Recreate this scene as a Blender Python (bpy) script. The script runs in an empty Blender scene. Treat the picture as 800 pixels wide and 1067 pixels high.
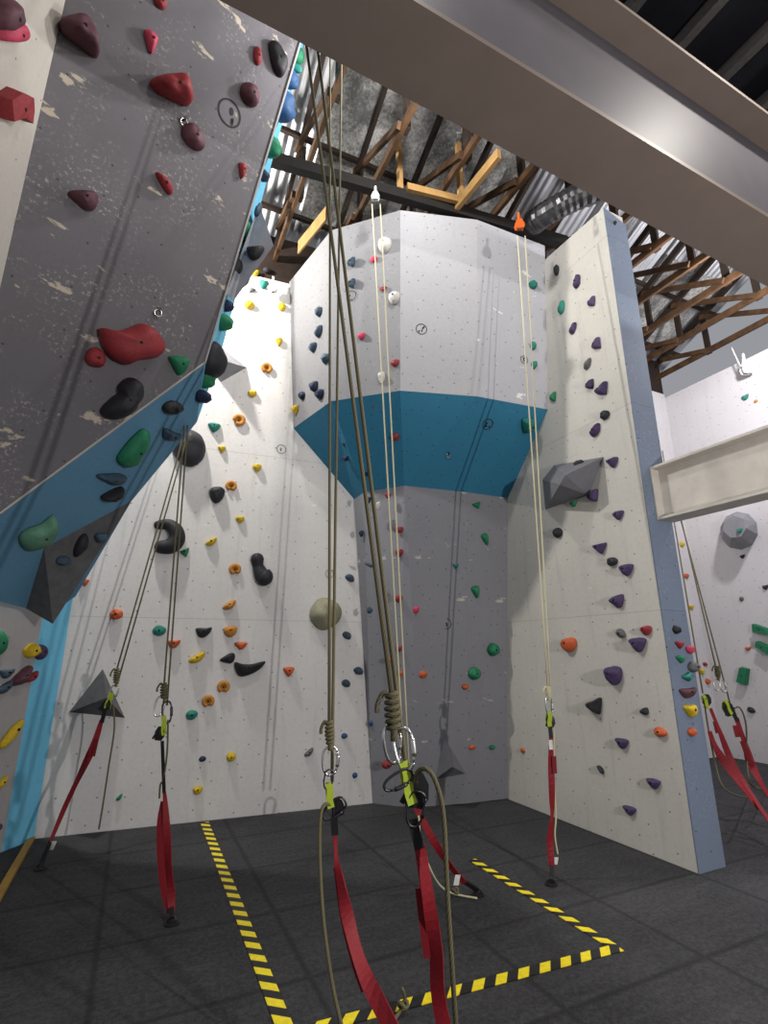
import bpy, bmesh, math, random
from mathutils import Vector, Matrix, noise
random.seed(7)
S = bpy.context.scene
COL = S.collection
V = Vector
# ------------------------------------------------------------------ camera
F, CX, CY, HC = 530.0, 400.0, 533.5, 1.6
PITCH = math.atan((680 - CY) / F)
cp, sp = math.cos(PITCH), math.sin(PITCH)
CAM = V((0, 0, HC))
cd = bpy.data.cameras.new('camera'); cam = bpy.data.objects.new('camera', cd); COL.objects.link(cam)
cam.location = CAM; cam.rotation_euler = (math.pi / 2 + PITCH, 0, 0)
cd.sensor_fit = 'VERTICAL'; cd.sensor_height = 24; cd.lens = F / 1067 * 24; cd.clip_start = .05; cd.clip_end = 200
S.camera = cam

def ray(u, v):
    x = (u - CX) / F; y = -(v - CY) / F
    f = cp - sp * y; z = sp + cp * y
    return V((x / f, 1, z / f))
def P(u, v, Y): return CAM + ray(u, v) * Y
def PZ(u, v, z):
    r = ray(u, v); return CAM + r * ((z - HC) / r.z)
def proj(p):
    d = p - CAM; f = cp * d.y + sp * d.z; u = -sp * d.y + cp * d.z
    return V((CX + F * d.x / f, CY - F * u / f))
class Plane:
    def __init__(s, p0, n):
        s.p = V(p0); s.n = V(n).normalized()
        z = V((0, 0, 1)); u = z - s.n * z.dot(s.n)
        s.u = u.normalized(); s.t = s.u.cross(s.n).normalized()
    def hit(s, u, v, off=0.0):
        r = ray(u, v); k = (s.p + s.n * off - CAM).dot(s.n) / r.dot(s.n)
        return CAM + r * k
def plane3(a, b, c):
    n = (b - a).cross(c - a).normalized()
    if n.dot(CAM - a) < 0: n = -n
    return Plane(a, n)
A = V((-.4275, .904, 0)); B = V((.904, .4275, 0)); Z = V((0, 0, 1))
def R(a, b, z): return A * a + B * b + Z * z

# ------------------------------------------------------------------ materials
def new_mat(name):
    m = bpy.data.materials.new(name); m.use_nodes = True
    nt = m.node_tree; b = nt.nodes['Principled BSDF']
    return m, nt, b
def nd(nt, t, **k):
    n = nt.nodes.new(t)
    for a, v in k.items(): setattr(n, a, v)
    return n
def math_n(nt, op, a, b=None, clamp=False):
    n = nd(nt, 'ShaderNodeMath', operation=op, use_clamp=clamp)
    for i, x in enumerate((a, b)):
        if x is None: continue
        if isinstance(x, (int, float)): n.inputs[i].default_value = x
        else: nt.links.new(x, n.inputs[i])
    return n.outputs[0]
def mixc(nt, fac, a, b):
    n = nd(nt, 'ShaderNodeMix', data_type='RGBA')
    if isinstance(fac, (int, float)): n.inputs[0].default_value = fac
    else: nt.links.new(fac, n.inputs[0])
    for i, x in ((6, a), (7, b)):
        if isinstance(x, tuple): n.inputs[i].default_value = (*x[:3], 1)
        else: nt.links.new(x, n.inputs[i])
    return n.outputs[2]
def noise_n(nt, vec, scale, detail=4, rough=.6, dist=0):
    n = nd(nt, 'ShaderNodeTexNoise'); n.inputs['Scale'].default_value = scale
    n.inputs['Detail'].default_value = detail; n.inputs['Roughness'].default_value = rough; n.inputs['Distortion'].default_value = dist
    nt.links.new(vec, n.inputs['Vector']); return n.outputs['Fac']
def ramp(nt, fac, lo, hi):
    n = nd(nt, 'ShaderNodeMapRange'); n.clamp = True
    n.inputs[1].default_value = lo; n.inputs[2].default_value = hi
    nt.links.new(fac, n.inputs[0]); return n.outputs[0]
def bump(nt, b, h, strength=.2, dist=.01):
    n = nd(nt, 'ShaderNodeBump'); n.inputs['Strength'].default_value = strength; n.inputs['Distance'].default_value = dist
    nt.links.new(h, n.inputs['Height']); nt.links.new(n.outputs[0], b.inputs['Normal'])
def mapped(nt, src, scale, rot=0):
    n = nd(nt, 'ShaderNodeMapping'); n.inputs['Scale'].default_value = scale; n.inputs['Rotation'].default_value = (0, 0, rot)
    nt.links.new(src, n.inputs['Vector']); return n.outputs[0]

def wall_mat(name, base, dark=.82, dots=.22, dot_r=.0075, chips=0.0, chip_col=(.5, .44, .35), streak=.5, speck=0.0, grime=.35, rough=.75, seam=False):
    m, nt, b = new_mat(name)
    uv = nd(nt, 'ShaderNodeTexCoord').outputs['UV']
    c = base
    big = noise_n(nt, uv, .7, 4, .6)
    c = mixc(nt, ramp(nt, big, .3, .75), tuple(x * dark for x in base), base)
    st = noise_n(nt, mapped(nt, uv, (9, .7, 1)), 1.0, 5, .7, .3)
    c = mixc(nt, math_n(nt, 'MULTIPLY', ramp(nt, st, .55, .8), streak * .5), c, tuple(x * .55 for x in base))
    fine = noise_n(nt, uv, 26, 5, .75)
    c = mixc(nt, math_n(nt, 'MULTIPLY', ramp(nt, fine, .5, .8), grime), c, tuple(x * .6 for x in base))
    sc = noise_n(nt, mapped(nt, uv, (5, 22, 1), .6), 1.0, 3, .6)
    c = mixc(nt, math_n(nt, 'MULTIPLY', ramp(nt, sc, .68, .76), .35), c, tuple(min(1, x * 1.5 + .04) for x in base))
    if speck:
        s1 = noise_n(nt, uv, 34, 4, .75); s2 = noise_n(nt, uv, 2.2, 3, .6)
        f = math_n(nt, 'MULTIPLY', ramp(nt, s1, .56, .62), ramp(nt, s2, .46, .62))
        c = mixc(nt, math_n(nt, 'MULTIPLY', f, speck), c, (.55, .52, .48))
    if chips:
        k1 = noise_n(nt, mapped(nt, uv, (2.5, 5.2, 1), -.5), 1.0, 5, .62, .25)
        c = mixc(nt, math_n(nt, 'MULTIPLY', ramp(nt, k1, .665 - .06 * chips, .685 - .06 * chips), .9), c, chip_col)
    if seam:
        sy = nd(nt, 'ShaderNodeSeparateXYZ'); nt.links.new(uv, sy.inputs[0])
        g = math_n(nt, 'LESS_THAN', math_n(nt, 'FRACT', math_n(nt, 'ADD', math_n(nt, 'DIVIDE', sy.outputs[1], 1.95), .002)), .004)
        c = mixc(nt, math_n(nt, 'MULTIPLY', g, .45), c, tuple(x * .45 for x in base))
    if dots:
        vo = nd(nt, 'ShaderNodeTexVoronoi', voronoi_dimensions='2D', feature='F1')
        vo.inputs['Scale'].default_value = 1 / dots; vo.inputs['Randomness'].default_value = .8
        nt.links.new(uv, vo.inputs['Vector'])
        d = math_n(nt, 'LESS_THAN', vo.outputs['Distance'], dot_r / dots)
        c = mixc(nt, math_n(nt, 'MULTIPLY', d, .7), c, (.03, .03, .032))
    nt.links.new(c, b.inputs['Base Color']); b.inputs['Roughness'].default_value = rough
    b.inputs['Specular IOR Level'].default_value = .25
    bump(nt, b, fine, .12, .004)
    return m

def plain(name, col, rough=.6, metal=0.0, nscale=30, var=.75, bstr=.2, spec=.3):
    m, nt, b = new_mat(name)
    ob = nd(nt, 'ShaderNodeTexCoord').outputs['Object']
    f = noise_n(nt, ob, nscale, 4, .6)
    nt.links.new(mixc(nt, ramp(nt, f, .3, .7), tuple(x * var for x in col), col), b.inputs['Base Color'])
    b.inputs['Roughness'].default_value = rough; b.inputs['Metallic'].default_value = metal
    b.inputs['Specular IOR Level'].default_value = spec
    if bstr: bump(nt, b, f, bstr, .003)
    return m

M = {}
M['w_back'] = wall_mat('white painted ply', (.70, .685, .665), .86, streak=.85, grime=.5, seam=True)
M['w_right'] = wall_mat('beige painted ply', (.60, .58, .53), .84, streak=1.1, grime=.5, seam=True)
M['w_end'] = wall_mat('slate blue painted ply', (.175, .22, .30), .82, dots=.25, streak=.3, speck=.3, seam=True)
M['w_far'] = wall_mat('far white ply', (.60, .585, .60), .92)
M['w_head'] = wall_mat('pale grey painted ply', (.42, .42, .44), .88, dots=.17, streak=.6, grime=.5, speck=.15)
M['w_headL'] = wall_mat('shaded grey painted ply', (.235, .235, .245), .88, dots=.17, streak=.4, speck=.3)  # same paint as the head front, shade of the left facets in the colour
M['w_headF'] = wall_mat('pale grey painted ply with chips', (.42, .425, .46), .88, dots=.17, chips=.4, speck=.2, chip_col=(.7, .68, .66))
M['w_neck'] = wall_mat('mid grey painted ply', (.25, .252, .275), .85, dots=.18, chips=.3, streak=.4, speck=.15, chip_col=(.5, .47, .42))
M['w_teal'] = wall_mat('teal painted ply', (.036, .21, .35), .85, dots=.17, dot_r=.008, streak=.2)
M['w_over'] = wall_mat('worn grey painted ply', (.155, .148, .162), .85, dots=.3, dot_r=.008, chips=.65, streak=.3, speck=.55)
M['w_belly'] = wall_mat('worn blue painted ply', (.12, .28, .43), .8, dots=.3, dot_r=.005, streak=.5, grime=.5)
M['w_side'] = wall_mat('sky blue painted ply', (.17, .55, .80), .85, dots=0, streak=.4)
M['w_low'] = wall_mat('light grey ply', (.36, .35, .35), .85, dots=.28, dot_r=.006)
M['w_leftwhite'] = wall_mat('off white ply', (.50, .47, .42), .9, dots=.35, dot_r=.006)
M['vol'] = plain('grey textured volume paint', (.115, .115, .122), .8, nscale=14, var=.7)
M['vol_mid'] = plain('mid grey volume paint', (.19, .19, .21), .8, nscale=10, var=.85)
M['vol_light'] = plain('light grey volume paint', (.27, .27, .295), .8, nscale=10, var=.8)
M['vol_dark'] = plain('dark grey volume paint', (.06, .06, .066), .8, nscale=14, var=.7)
HC_ = dict(red=(.30, .034, .040), pink=(.55, .06, .12), maroon=(.115, .045, .06), orange=(.58, .12, .04), amber=(.56, .24, .04),
           yellow=(.66, .46, .02), green=(.02, .20, .095), teal=(.025, .22, .17), blue=(.03, .085, .20), navy=(.02, .03, .07), slate=(.05, .085, .125),
           purple=(.072, .045, .12), black=(.022, .022, .026), grey=(.13, .13, .135), white=(.60, .58, .55), olive=(.30, .29, .19), mint=(.10, .25, .16), dark=(.03, .03, .037))
for k, c in HC_.items(): M['h_' + k] = plain('hold ' + k, c, .62, nscale=45, var=.72, bstr=.3)
M['wood'] = plain('roof timber', (.085, .042, .017), .75, nscale=6, var=.35)
M['wood_dark'] = plain('dark roof timber', (.028, .017, .011), .8, nscale=6, var=.5)
M['wood_black'] = plain('blackened timber', (.012, .010, .009), .85, nscale=6, var=.6)
M['wood_light'] = plain('new pine', (.36, .21, .075), .7, nscale=8, var=.7)
M['steel_paint'] = plain('grey painted steel', (.58, .545, .49), .6, nscale=9, var=.85, bstr=.05)
M['beam_web'] = plain('beam web steel with light tint', (.085, .078, .088), .5, nscale=5, var=.9, bstr=.05)  # same beam as the flanges; the web's bounced-light tone is in the colour
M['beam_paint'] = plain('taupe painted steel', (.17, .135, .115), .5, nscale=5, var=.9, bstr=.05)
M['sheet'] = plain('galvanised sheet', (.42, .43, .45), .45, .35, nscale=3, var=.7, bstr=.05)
M['sheet_shade'] = plain('roof black with painted shade', (.004, .004, .005), 1, nscale=3, spec=0)  # near-black colour stands in for the unlit roof near the camera
M['joist_shade'] = plain('joist dark with painted shade', (.02, .019, .019), 1, spec=0)  # joists of the unlit roof, their shade put into the colour
M['chrome'] = plain('polished alloy', (.72, .71, .69), .25, 1, nscale=20, var=.9, bstr=0)
M['gun'] = plain('anodised dark alloy', (.06, .06, .065), .35, .8, nscale=20, bstr=0)
M['blackp'] = plain('black nylon', (.012, .012, .013), .6)
M['lime'] = plain('lime nylon', (.36, .47, .025), .55, nscale=60, var=.8)
M['redweb'] = plain('red webbing', (.25, .011, .018), .6, nscale=120, var=.7)
M['redweb_dark'] = plain('dark red webbing', (.20, .008, .014), .65, nscale=120, var=.7)
M['whitep'] = plain('white plastic', (.75, .75, .73), .5, bstr=0)
M['orangep'] = plain('orange plastic', (.75, .13, .02), .5, bstr=0)
M['ink'] = plain('black ink', (.015, .015, .016), .7, bstr=0)
M['duct'] = plain('grey foil duct', (.09, .09, .095), .35, .6, nscale=15, var=.5, bstr=.6)
M['hole'] = plain('dark recess', (.01, .01, .01), .9, bstr=0)
M['ochre'] = plain('ochre edging timber', (.40, .24, .05), .7, nscale=8)

def rope_mat(name, c1, c2):
    m, nt, b = new_mat(name)
    uv = nd(nt, 'ShaderNodeTexCoord').outputs['UV']
    w = nd(nt, 'ShaderNodeTexWave'); w.inputs['Scale'].default_value = 1.0; nt.links.new(mapped(nt, uv, (6, 1, 1), .7), w.inputs['Vector'])
    n = noise_n(nt, uv, 14, 2)
    nt.links.new(mixc(nt, ramp(nt, w.outputs['Fac'], .35, .65), mixc(nt, n, c1, c2), c2), b.inputs['Base Color']); b.inputs['Roughness'].default_value = .85
    bump(nt, b, w.outputs['Fac'], .3, .002); return m
M['rope'] = rope_mat('olive rope', (.07, .06, .026), (.135, .12, .058))
M['rope_dark'] = rope_mat('dark olive rope', (.035, .03, .014), (.115, .10, .048))
M['rope_pale'] = rope_mat('pale rope', (.42, .39, .24), (.62, .58, .38))

# foil
m, nt, b = new_mat('crinkled silver foil')
ob = nd(nt, 'ShaderNodeTexCoord').outputs['Object']
f1 = noise_n(nt, ob, 28, 5, .8, .4); f2 = noise_n(nt, ob, 2.0, 3, .6)
b.inputs['Metallic'].default_value = .75; b.inputs['Roughness'].default_value = .42
nt.links.new(mixc(nt, ramp(nt, math_n(nt, 'MULTIPLY', f1, f2), .18, .36), (.20, .20, .19), (.85, .84, .80)), b.inputs['Base Color'])
bump(nt, b, f1, 1.0, .03); M['foil'] = m
# floor
m, nt, b = new_mat('charcoal rubber matting')
uv = nd(nt, 'ShaderNodeTexCoord').outputs['UV']
fn = noise_n(nt, uv, 90, 4, .8); fb = noise_n(nt, uv, 1.1, 5, .65); fm = noise_n(nt, mapped(nt, uv, (1.5, 7, 1)), 1.4, 4, .7)
c = mixc(nt, ramp(nt, fb, .3, .7), (.022, .022, .024), (.048, .048, .051))
c = mixc(nt, math_n(nt, 'MULTIPLY', ramp(nt, fm, .5, .8), .45), c, (.085, .085, .09))
c = mixc(nt, math_n(nt, 'MULTIPLY', ramp(nt, fn, .5, .75), .5), c, (.10, .10, .105))
f3 = noise_n(nt, uv, 34, 5, .85)
c = mixc(nt, math_n(nt, 'MULTIPLY', ramp(nt, f3, .48, .7), .55), c, (.085, .085, .088))
c = mixc(nt, math_n(nt, 'MULTIPLY', ramp(nt, f3, .5, .32), .6), c, (.008, .008, .009))
br = nd(nt, 'ShaderNodeTexBrick'); br.inputs['Scale'].default_value = 1.0; br.inputs['Mortar Size'].default_value = .03; br.inputs['Mortar Smooth'].default_value = 1
br.inputs['Brick Width'].default_value = 1.0; br.inputs['Row Height'].default_value = .75; br.offset = .0
nt.links.new(uv, br.inputs['Vector'])
c = mixc(nt, math_n(nt, 'MULTIPLY', br.outputs['Fac'], .6), c, (.012, .012, .013))
nt.links.new(c, b.inputs['Base Color']); b.inputs['Roughness'].default_value = .85; b.inputs['Specular IOR Level'].default_value = .25
bump(nt, b, fn, .5, .006); M['floor'] = m
# hazard tape
m, nt, b = new_mat('yellow and black hazard tape')
uv = nd(nt, 'ShaderNodeTexCoord').outputs['UV']
sx = nd(nt, 'ShaderNodeSeparateXYZ'); nt.links.new(uv, sx.inputs[0])
q = math_n(nt, 'ADD', sx.outputs[0], math_n(nt, 'MULTIPLY', sx.outputs[1], -.8))
q = math_n(nt, 'FRACT', math_n(nt, 'DIVIDE', q, .135))
q = math_n(nt, 'GREATER_THAN', q, .5)
wn = noise_n(nt, uv, 40, 3)
nt.links.new(mixc(nt, q, (.013, .013, .013), mixc(nt, ramp(nt, wn, .4, .8), (.95, .78, .012), (.75, .58, .015))), b.inputs['Base Color']); b.inputs['Roughness'].default_value = .5
M['tape'] = m

# ------------------------------------------------------------------ object helpers
def mesh_obj(name, verts, faces, mat, parent=None, smooth=False, uvs=None):
    me = bpy.data.meshes.new(name); me.from_pydata([tuple(v) for v in verts], [], faces); me.update()
    if uvs:
        ul = me.uv_layers.new(name='UVMap')
        for lp in me.loops: ul.data[lp.index].uv = uvs[lp.vertex_index]
    me.materials.append(M[mat] if isinstance(mat, str) else mat)
    if smooth: me.polygons.foreach_set('use_smooth', [True] * len(me.polygons))
    o = bpy.data.objects.new(name, me); COL.objects.link(o)
    if parent: attach(o, parent)
    return o
def attach(o, parent):
    o.parent = parent
    o.matrix_parent_inverse = Matrix.Translation(-world_loc(parent))
def world_loc(o):
    l = V(o.location)
    if o.parent is not None: l = l + world_loc(o.parent) - world_loc(o.parent) if False else l
    return l
def tag(o, label, cat, group=None, kind=None):
    if label: o['label'] = label
    if cat: o['category'] = cat
    if group: o['group'] = group
    if kind: o['kind'] = kind
    return o
def empty(name, loc, label, cat, group=None):
    o = bpy.data.objects.new(name, None); COL.objects.link(o); o.location = loc; o.empty_display_size = .05
    return tag(o, label, cat, group)
def structure(o): o['kind'] = 'structure'; return o

class MB:
    def __init__(s): s.v = []; s.f = []; s.uv = []
    def add(s, vs, fs, uv=None):
        n = len(s.v); s.v += [V(x) for x in vs]; s.f += [tuple(i + n for i in f) for f in fs]
        s.uv += list(uv) if uv else [(0, 0)] * len(vs); return s
    def box(s, c, ax, ay, az):       # centre and three half-axis vectors
        c = V(c); vs = [c + ax * i + ay * j + az * k for k in (-1, 1) for j in (-1, 1) for i in (-1, 1)]
        fs = [(0, 2, 3, 1), (4, 5, 7, 6), (0, 1, 5, 4), (2, 6, 7, 3), (0, 4, 6, 2), (1, 3, 7, 5)]
        if ax.cross(ay).dot(az) < 0: fs = [f[::-1] for f in fs]
        return s.add(vs, fs)
    def bar(s, p, q, w, h, up=Z):
        p, q = V(p), V(q); d = (q - p); x = d.normalized(); side = x.cross(up)
        if side.length < 1e-4: side = x.cross(V((1, 0, 0)))
        side.normalize(); u = side.cross(x)
        return s.box((p + q) / 2, d / 2, side * w / 2, u * h / 2)
    def tube(s, pts, r, seg=8, closed=False, caps=True):
        pts = [V(p) for p in pts]; n = len(pts); rr = r if isinstance(r, (list, tuple)) else [r] * n
        tan = []
        for i in range(n):
            a = pts[(i - 1) % n] if (closed or i > 0) else pts[i]; c = pts[(i + 1) % n] if (closed or i < n - 1) else pts[i]
            tan.append((c - a).normalized())
        ref = V((1, 0, 0)) if abs(tan[0].x) < .9 else V((0, 1, 0))
        nrm = (ref - tan[0] * ref.dot(tan[0])).normalized(); vs = []; uv = []; L = 0
        for i in range(n):
            nrm = (nrm - tan[i] * nrm.dot(tan[i])).normalized(); bi = tan[i].cross(nrm)
            if i: L += (pts[i] - pts[i - 1]).length
            for k in range(seg):
                a = 2 * math.pi * k / seg; vs.append(pts[i] + nrm * (math.cos(a) * rr[i]) + bi * (math.sin(a) * rr[i])); uv.append((k / seg * .3, L * 25))
        fs = []
        for i in range(n if closed else n - 1):
            j = (i + 1) % n
            for k in range(seg):
                l = (k + 1) % seg; fs.append((i * seg + k, i * seg + l, j * seg + l, j * seg + k))
        if caps and not closed: fs += [tuple(range(seg - 1, -1, -1)), tuple((n - 1) * seg + k for k in range(seg))]
        return s.add(vs, fs, uv)
    def ribbon(s, pts, widths, thick, side):
        pts = [V(p) for p in pts]; n = len(pts); vs = []; uv = []; L = 0
        for i in range(n):
            t = (pts[min(i + 1, n - 1)] - pts[max(i - 1, 0)]).normalized()
            sd = side[i] if isinstance(side, list) else side
            sd = (sd - t * sd.dot(t)).normalized(); nn = t.cross(sd); w = widths[i] / 2
            if i: L += (pts[i] - pts[i - 1]).length
            for a, c in ((-1, -1), (1, -1), (1, 1), (-1, 1)):
                vs.append(pts[i] + sd * (w * a) + nn * (thick / 2 * c)); uv.append((a * w, L))
        fs = [(3, 2, 1, 0), tuple((n - 1) * 4 + k for k in range(4))]
        for i in range(n - 1):
            for k in range(4):
                l = (k + 1) % 4; fs.append((i * 4 + k, i * 4 + l, i * 4 + 4 + l, i * 4 + 4 + k))
        return s.add(vs, fs, uv)
    def build(s, name, mat, parent=None, smooth=False):
        return mesh_obj(name, s.v, s.f, mat, parent, smooth, s.uv)
def smooth_path(pts, k=6):
    pts = [V(p) for p in pts]; out = []
    for i in range(len(pts) - 1):
        p0 = pts[max(i - 1, 0)]; p1 = pts[i]; p2 = pts[i + 1]; p3 = pts[min(i + 2, len(pts) - 1)]
        for j in range(k):
            t = j / k
            out.append(.5 * ((2 * p1) + (p2 - p0) * t + (2 * p0 - 5 * p1 + 4 * p2 - p3) * t * t + (3 * p1 - p0 - 3 * p2 + p3) * t ** 3))
    out.append(pts[-1]); return out

def slab(name, pts, pl, thick, mat, parent=None, back=None):
    """prism: front polygon pushed back along -normal (or along `back`); uv in metres on the panel"""
    pts = [V(p) for p in pts]; bk = back if back is not None else -pl.n * thick; n = len(pts)
    nn = V((0, 0, 0))
    for i in range(n): nn += (pts[i] - pl.p).cross(pts[(i + 1) % n] - pl.p)
    if nn.dot(pl.n) < 0: pts = pts[::-1]
    vs = pts + [p + bk for p in pts]
    fs = [tuple(range(n)), tuple(range(2 * n - 1, n - 1, -1))] + [(i, i + n, (i + 1) % n + n, (i + 1) % n) for i in range(n)]
    uv = [((p - pl.p).dot(pl.t), (p - pl.p).dot(pl.u)) for p in vs]
    return mesh_obj(name, vs, fs, mat, parent, False, uv)

# ------------------------------------------------------------------ the shell
BA, RB, RA0, FB = 5.72, 4.014, 2.975, 8.72          # back wall a, right wall b, its near end a, far right wall b
PL = {}
Q0, Q1 = PZ(388, 837, 0), PZ(36, 874, 0); BD = (Q0 - Q1).normalized(); PL['B'] = Plane(Q0, V((BD.y, -BD.x, 0)))
PL['R'] = Plane(R(RA0, RB, 0), -B)
PL['E'] = Plane(R(RA0, RB, 0), -A)
PL['FR'] = Plane(R(4, FB, 0), -B)
PL['B2'] = Plane(R(BA, 2.566, 0), -A)
# floor
def quad_uv(name, corners, mat):
    return mesh_obj(name, corners, [(0, 1, 2, 3)], mat, None, False, [((c.dot(B)), c.dot(A)) for c in corners])
fl = structure(quad_uv('floor', [R(-4, -3.2, 0), R(-4, 9.2, 0), R(6.0, 9.2, 0), R(6.0, -3.2, 0)], 'floor'))
structure(slab('wall_back', [Q1 - BD * 1.6, Q0 + BD * 1.7, Q0 + BD * 1.7 + Z * 6.42, Q1 - BD * 1.6 + Z * 6.42], PL['B'], .12, 'w_back'))
structure(slab('wall_far_back', [R(BA, RB + .1, 0), R(BA, FB, 0), R(BA, FB, 6.42), R(BA, RB + .1, 6.42)], PL['B2'], .12, 'w_far'))
structure(slab('wall_far_right', [R(-3, FB, 0), R(BA, FB, 0), R(BA, FB, 6.35), R(-3, FB, 6.35)], PL['FR'], .12, 'w_far'))
topz = PL['R'].hit(627, 218).z
structure(slab('wall_right', [R(RA0, RB, 0), R(BA, RB, 0), R(BA, RB, topz + .15), R(RA0, RB, topz)], PL['R'], .29, 'w_right'))
structure(slab('trim_1', [R(RA0 - .012, RB, 0), R(RA0 - .012, RB + .315, 0), R(RA0 - .012, RB + .315, topz - .1), R(RA0 - .012, RB, topz)], Plane(R(RA0 - .012, RB, 0), -A), .012, 'w_end'))
PL['E'] = Plane(R(RA0 - .012, RB, 0), -A)

# ------------------------------------------------------------------ tower
ZT, ZB, ZN = 6.45, 4.32, 3.47
tw = empty('climbing_tower', R(BA - .6, RB - .7, 0), 'faceted corner climbing tower with pale head, teal underside and grey neck', 'climbing tower')
def rowz(px, z, lastR=True):
    o = [PL['B'].hit(*px[0])] + [PZ(u, v, z) for u, v in px[1:-1]] + [PL['R'].hit(*px[-1])]
    o[0].z = z; o[-1].z = z; return o
T0 = rowz([(302, 283), (345, 240), (417, 219), (497, 229), (568, 261)], ZT)
T1 = rowz([(306, 440), (345, 418), (417, 407), (497, 413), (571, 431)], ZB)
T2 = rowz([(369, 520), (379, 513), (421, 506), (487, 513), (529, 520)], ZN)
T3 = rowz([(388, 837), (413, 840), (442, 840.5), (487, 837), (528, 834)], 0)
def facet(name, q, mat, key, th=.04):
    pl = plane3(q[0], q[1], q[2]); PL[key] = pl
    n = len(q); cen = sum(q, V((0, 0, 0))) / n
    nn = (q[1] - q[0]).cross(q[2] - q[0])
    qq = q if nn.dot(pl.n) > 0 else q[::-1]
    uv = [((p - pl.p).dot(pl.t), (p - pl.p).dot(pl.u)) for p in qq]
    return mesh_obj(name, qq, [tuple(range(n))] if n == 3 else [(0, 1, 2), (0, 2, 3)], mat, tw, False, uv)
for i in range(4):
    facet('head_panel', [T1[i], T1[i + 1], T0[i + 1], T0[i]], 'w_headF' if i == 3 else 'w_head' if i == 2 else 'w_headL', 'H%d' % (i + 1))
    facet('underside_panel', [T2[i], T2[i + 1], T1[i + 1], T1[i]], 'w_teal', 'T%d' % (i + 1))
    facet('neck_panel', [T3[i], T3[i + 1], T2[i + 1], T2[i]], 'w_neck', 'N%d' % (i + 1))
cornr = R(BA, RB, ZT)
mesh_obj('top_cover', T0 + [cornr], [(0, 1, 2, 3, 4, 5)], 'w_head', tw, False, [(p.x, p.y) for p in T0 + [cornr]])

# ------------------------------------------------------------------ left overhanging wall
nG = V((.75, -.66, -.42))
A2 = P(213, 378, 3.9)
PL['G'] = Plane(A2, nG)
A1 = PL['G'].hit(312, 46); A3 = PL['G'].hit(0, 535)
A4 = PL['G'].hit(-60, 578); LB = PL['G'].hit(-60, 560); LT = PL['G'].hit(80, -52); L0 = PL['G'].hit(0, 300)
A1t = A1 + (A1 - A2) * .12
ow = empty('overhanging_climbing_wall', P(-30, 900, 4.6), 'leaning grey overhang with blue belly and blue side strip at the left', 'climbing wall')
dirEdge = (PL['G'].hit(68, 0) - L0).normalized()
GTL = L0 + dirEdge * 3.2; GBL = PL['G'].hit(-70, 585)
slab('grey_panel', [A1t, A2, A3, GBL, L0 - dirEdge * .0 + (L0 - PL['G'].hit(68, 0)) * .3, L0, GTL], PL['G'], .05, 'w_over', ow)
# white panel further left, turned to face the room
wdir = (-V((.66, .75, 0)) * .55 + V((.75, -.66, 0)) * .83).normalized()
wq = [L0 + (L0 - PL['G'].hit(68, 0)) * .3, GTL, GTL + wdir * 2.2, L0 + (L0 - PL['G'].hit(68, 0)) * .3 + wdir * 2.2]
PL['WL'] = plane3(wq[0], wq[1], wq[2]); slab('white_panel', wq, PL['WL'], .05, 'w_leftwhite', ow)
# blue belly
Bc = P(205, 440, 4.02); Bd = P(137, 522, 4.45); Be = P(79, 621, 4.95); Bf = P(52, 640, 4.85); Bg = P(0, 627, 4.55); Bh = P(-60, 640, 4.3)
PL['U'] = plane3(A2, A3, Be)
def drop(p, pl):                      # slide a point along its own sight line onto a panel
    q = proj(p); return pl.hit(q.x, q.y)
Bc2, Bd2, Be2, Bf2, Bg2, Bh2 = [drop(p, PL['U']) for p in (Bc, Bd, Be, Bf, Bg, Bh)]
slab('belly_panel', [A2, Bc2, Bd2, Be2, Bf2, Bg2, Bh2, GBL, A3], PL['U'], .03, 'w_belly', ow)
# blue side return
s1 = ray(319, 48); s2 = ray(229, 372)
A1b = CAM + ray(323, 20) * (A1t.y + .45); A2b = CAM + s2 * (A2.y + .42)
PL['S'] = plane3(A1t, A2, A2b)
uvS = lambda p: ((p - A2).dot(V((0, 1, 0))), p.z)
q = [A2, A2b, A1b, A1t]
mesh_obj('side_panel', q, [(0, 1, 2, 3)], 'w_side', ow, False, [uvS(p) for p in q])
q = [A2, Bc2, A2b]; mesh_obj('side_panel', q, [(0, 1, 2)], 'w_side', ow, False, [uvS(p) for p in q])
# raw ply edge strip between grey panel and blue side
MB().bar(A2 + V((.004, -.004, 0)), A1t + V((.004, -.004, 0)), .015, .02).build('edge_strip', 'w_low', ow)
MB().bar(A2 + PL['G'].n * .002, A3 + PL['G'].n * .002, .012, .012).build('edge_strip', 'w_leftwhite', ow)
# lower wall and blue corner strip
f0 = PZ(1.4, 888, 0); f1 = PZ(35, 875, 0)
lw_top = V((f0.x, f0.y, Bf2.z + .02)); ltan = (-A)
PL['LW'] = Plane(f0, (V((.85, -.30, 0))).normalized()); lt = V((.30, .85, 0)).normalized()
slab('lower_panel', [f0, f0 + Z * 2.6, f0 - lt * 2.5 + Z * 2.6, f0 - lt * 2.5], PL['LW'], .08, 'w_low', ow)
pl = plane3(f0, f1, f0 + Z)
slab('corner_strip', [f0, f1, f1 + Z * 2.25, f0 + Z * 2.25], pl, .03, 'w_side', ow)
o = MB().bar(f1 + V((-.02, 0, .012)), PZ(-40, 1010, 0) + V((-.02, 0, .012)), .05, .03).build('edging_timber', 'ochre')
tag(o, 'ochre timber edging strip on the floor along the left wall', 'edging')

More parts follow.
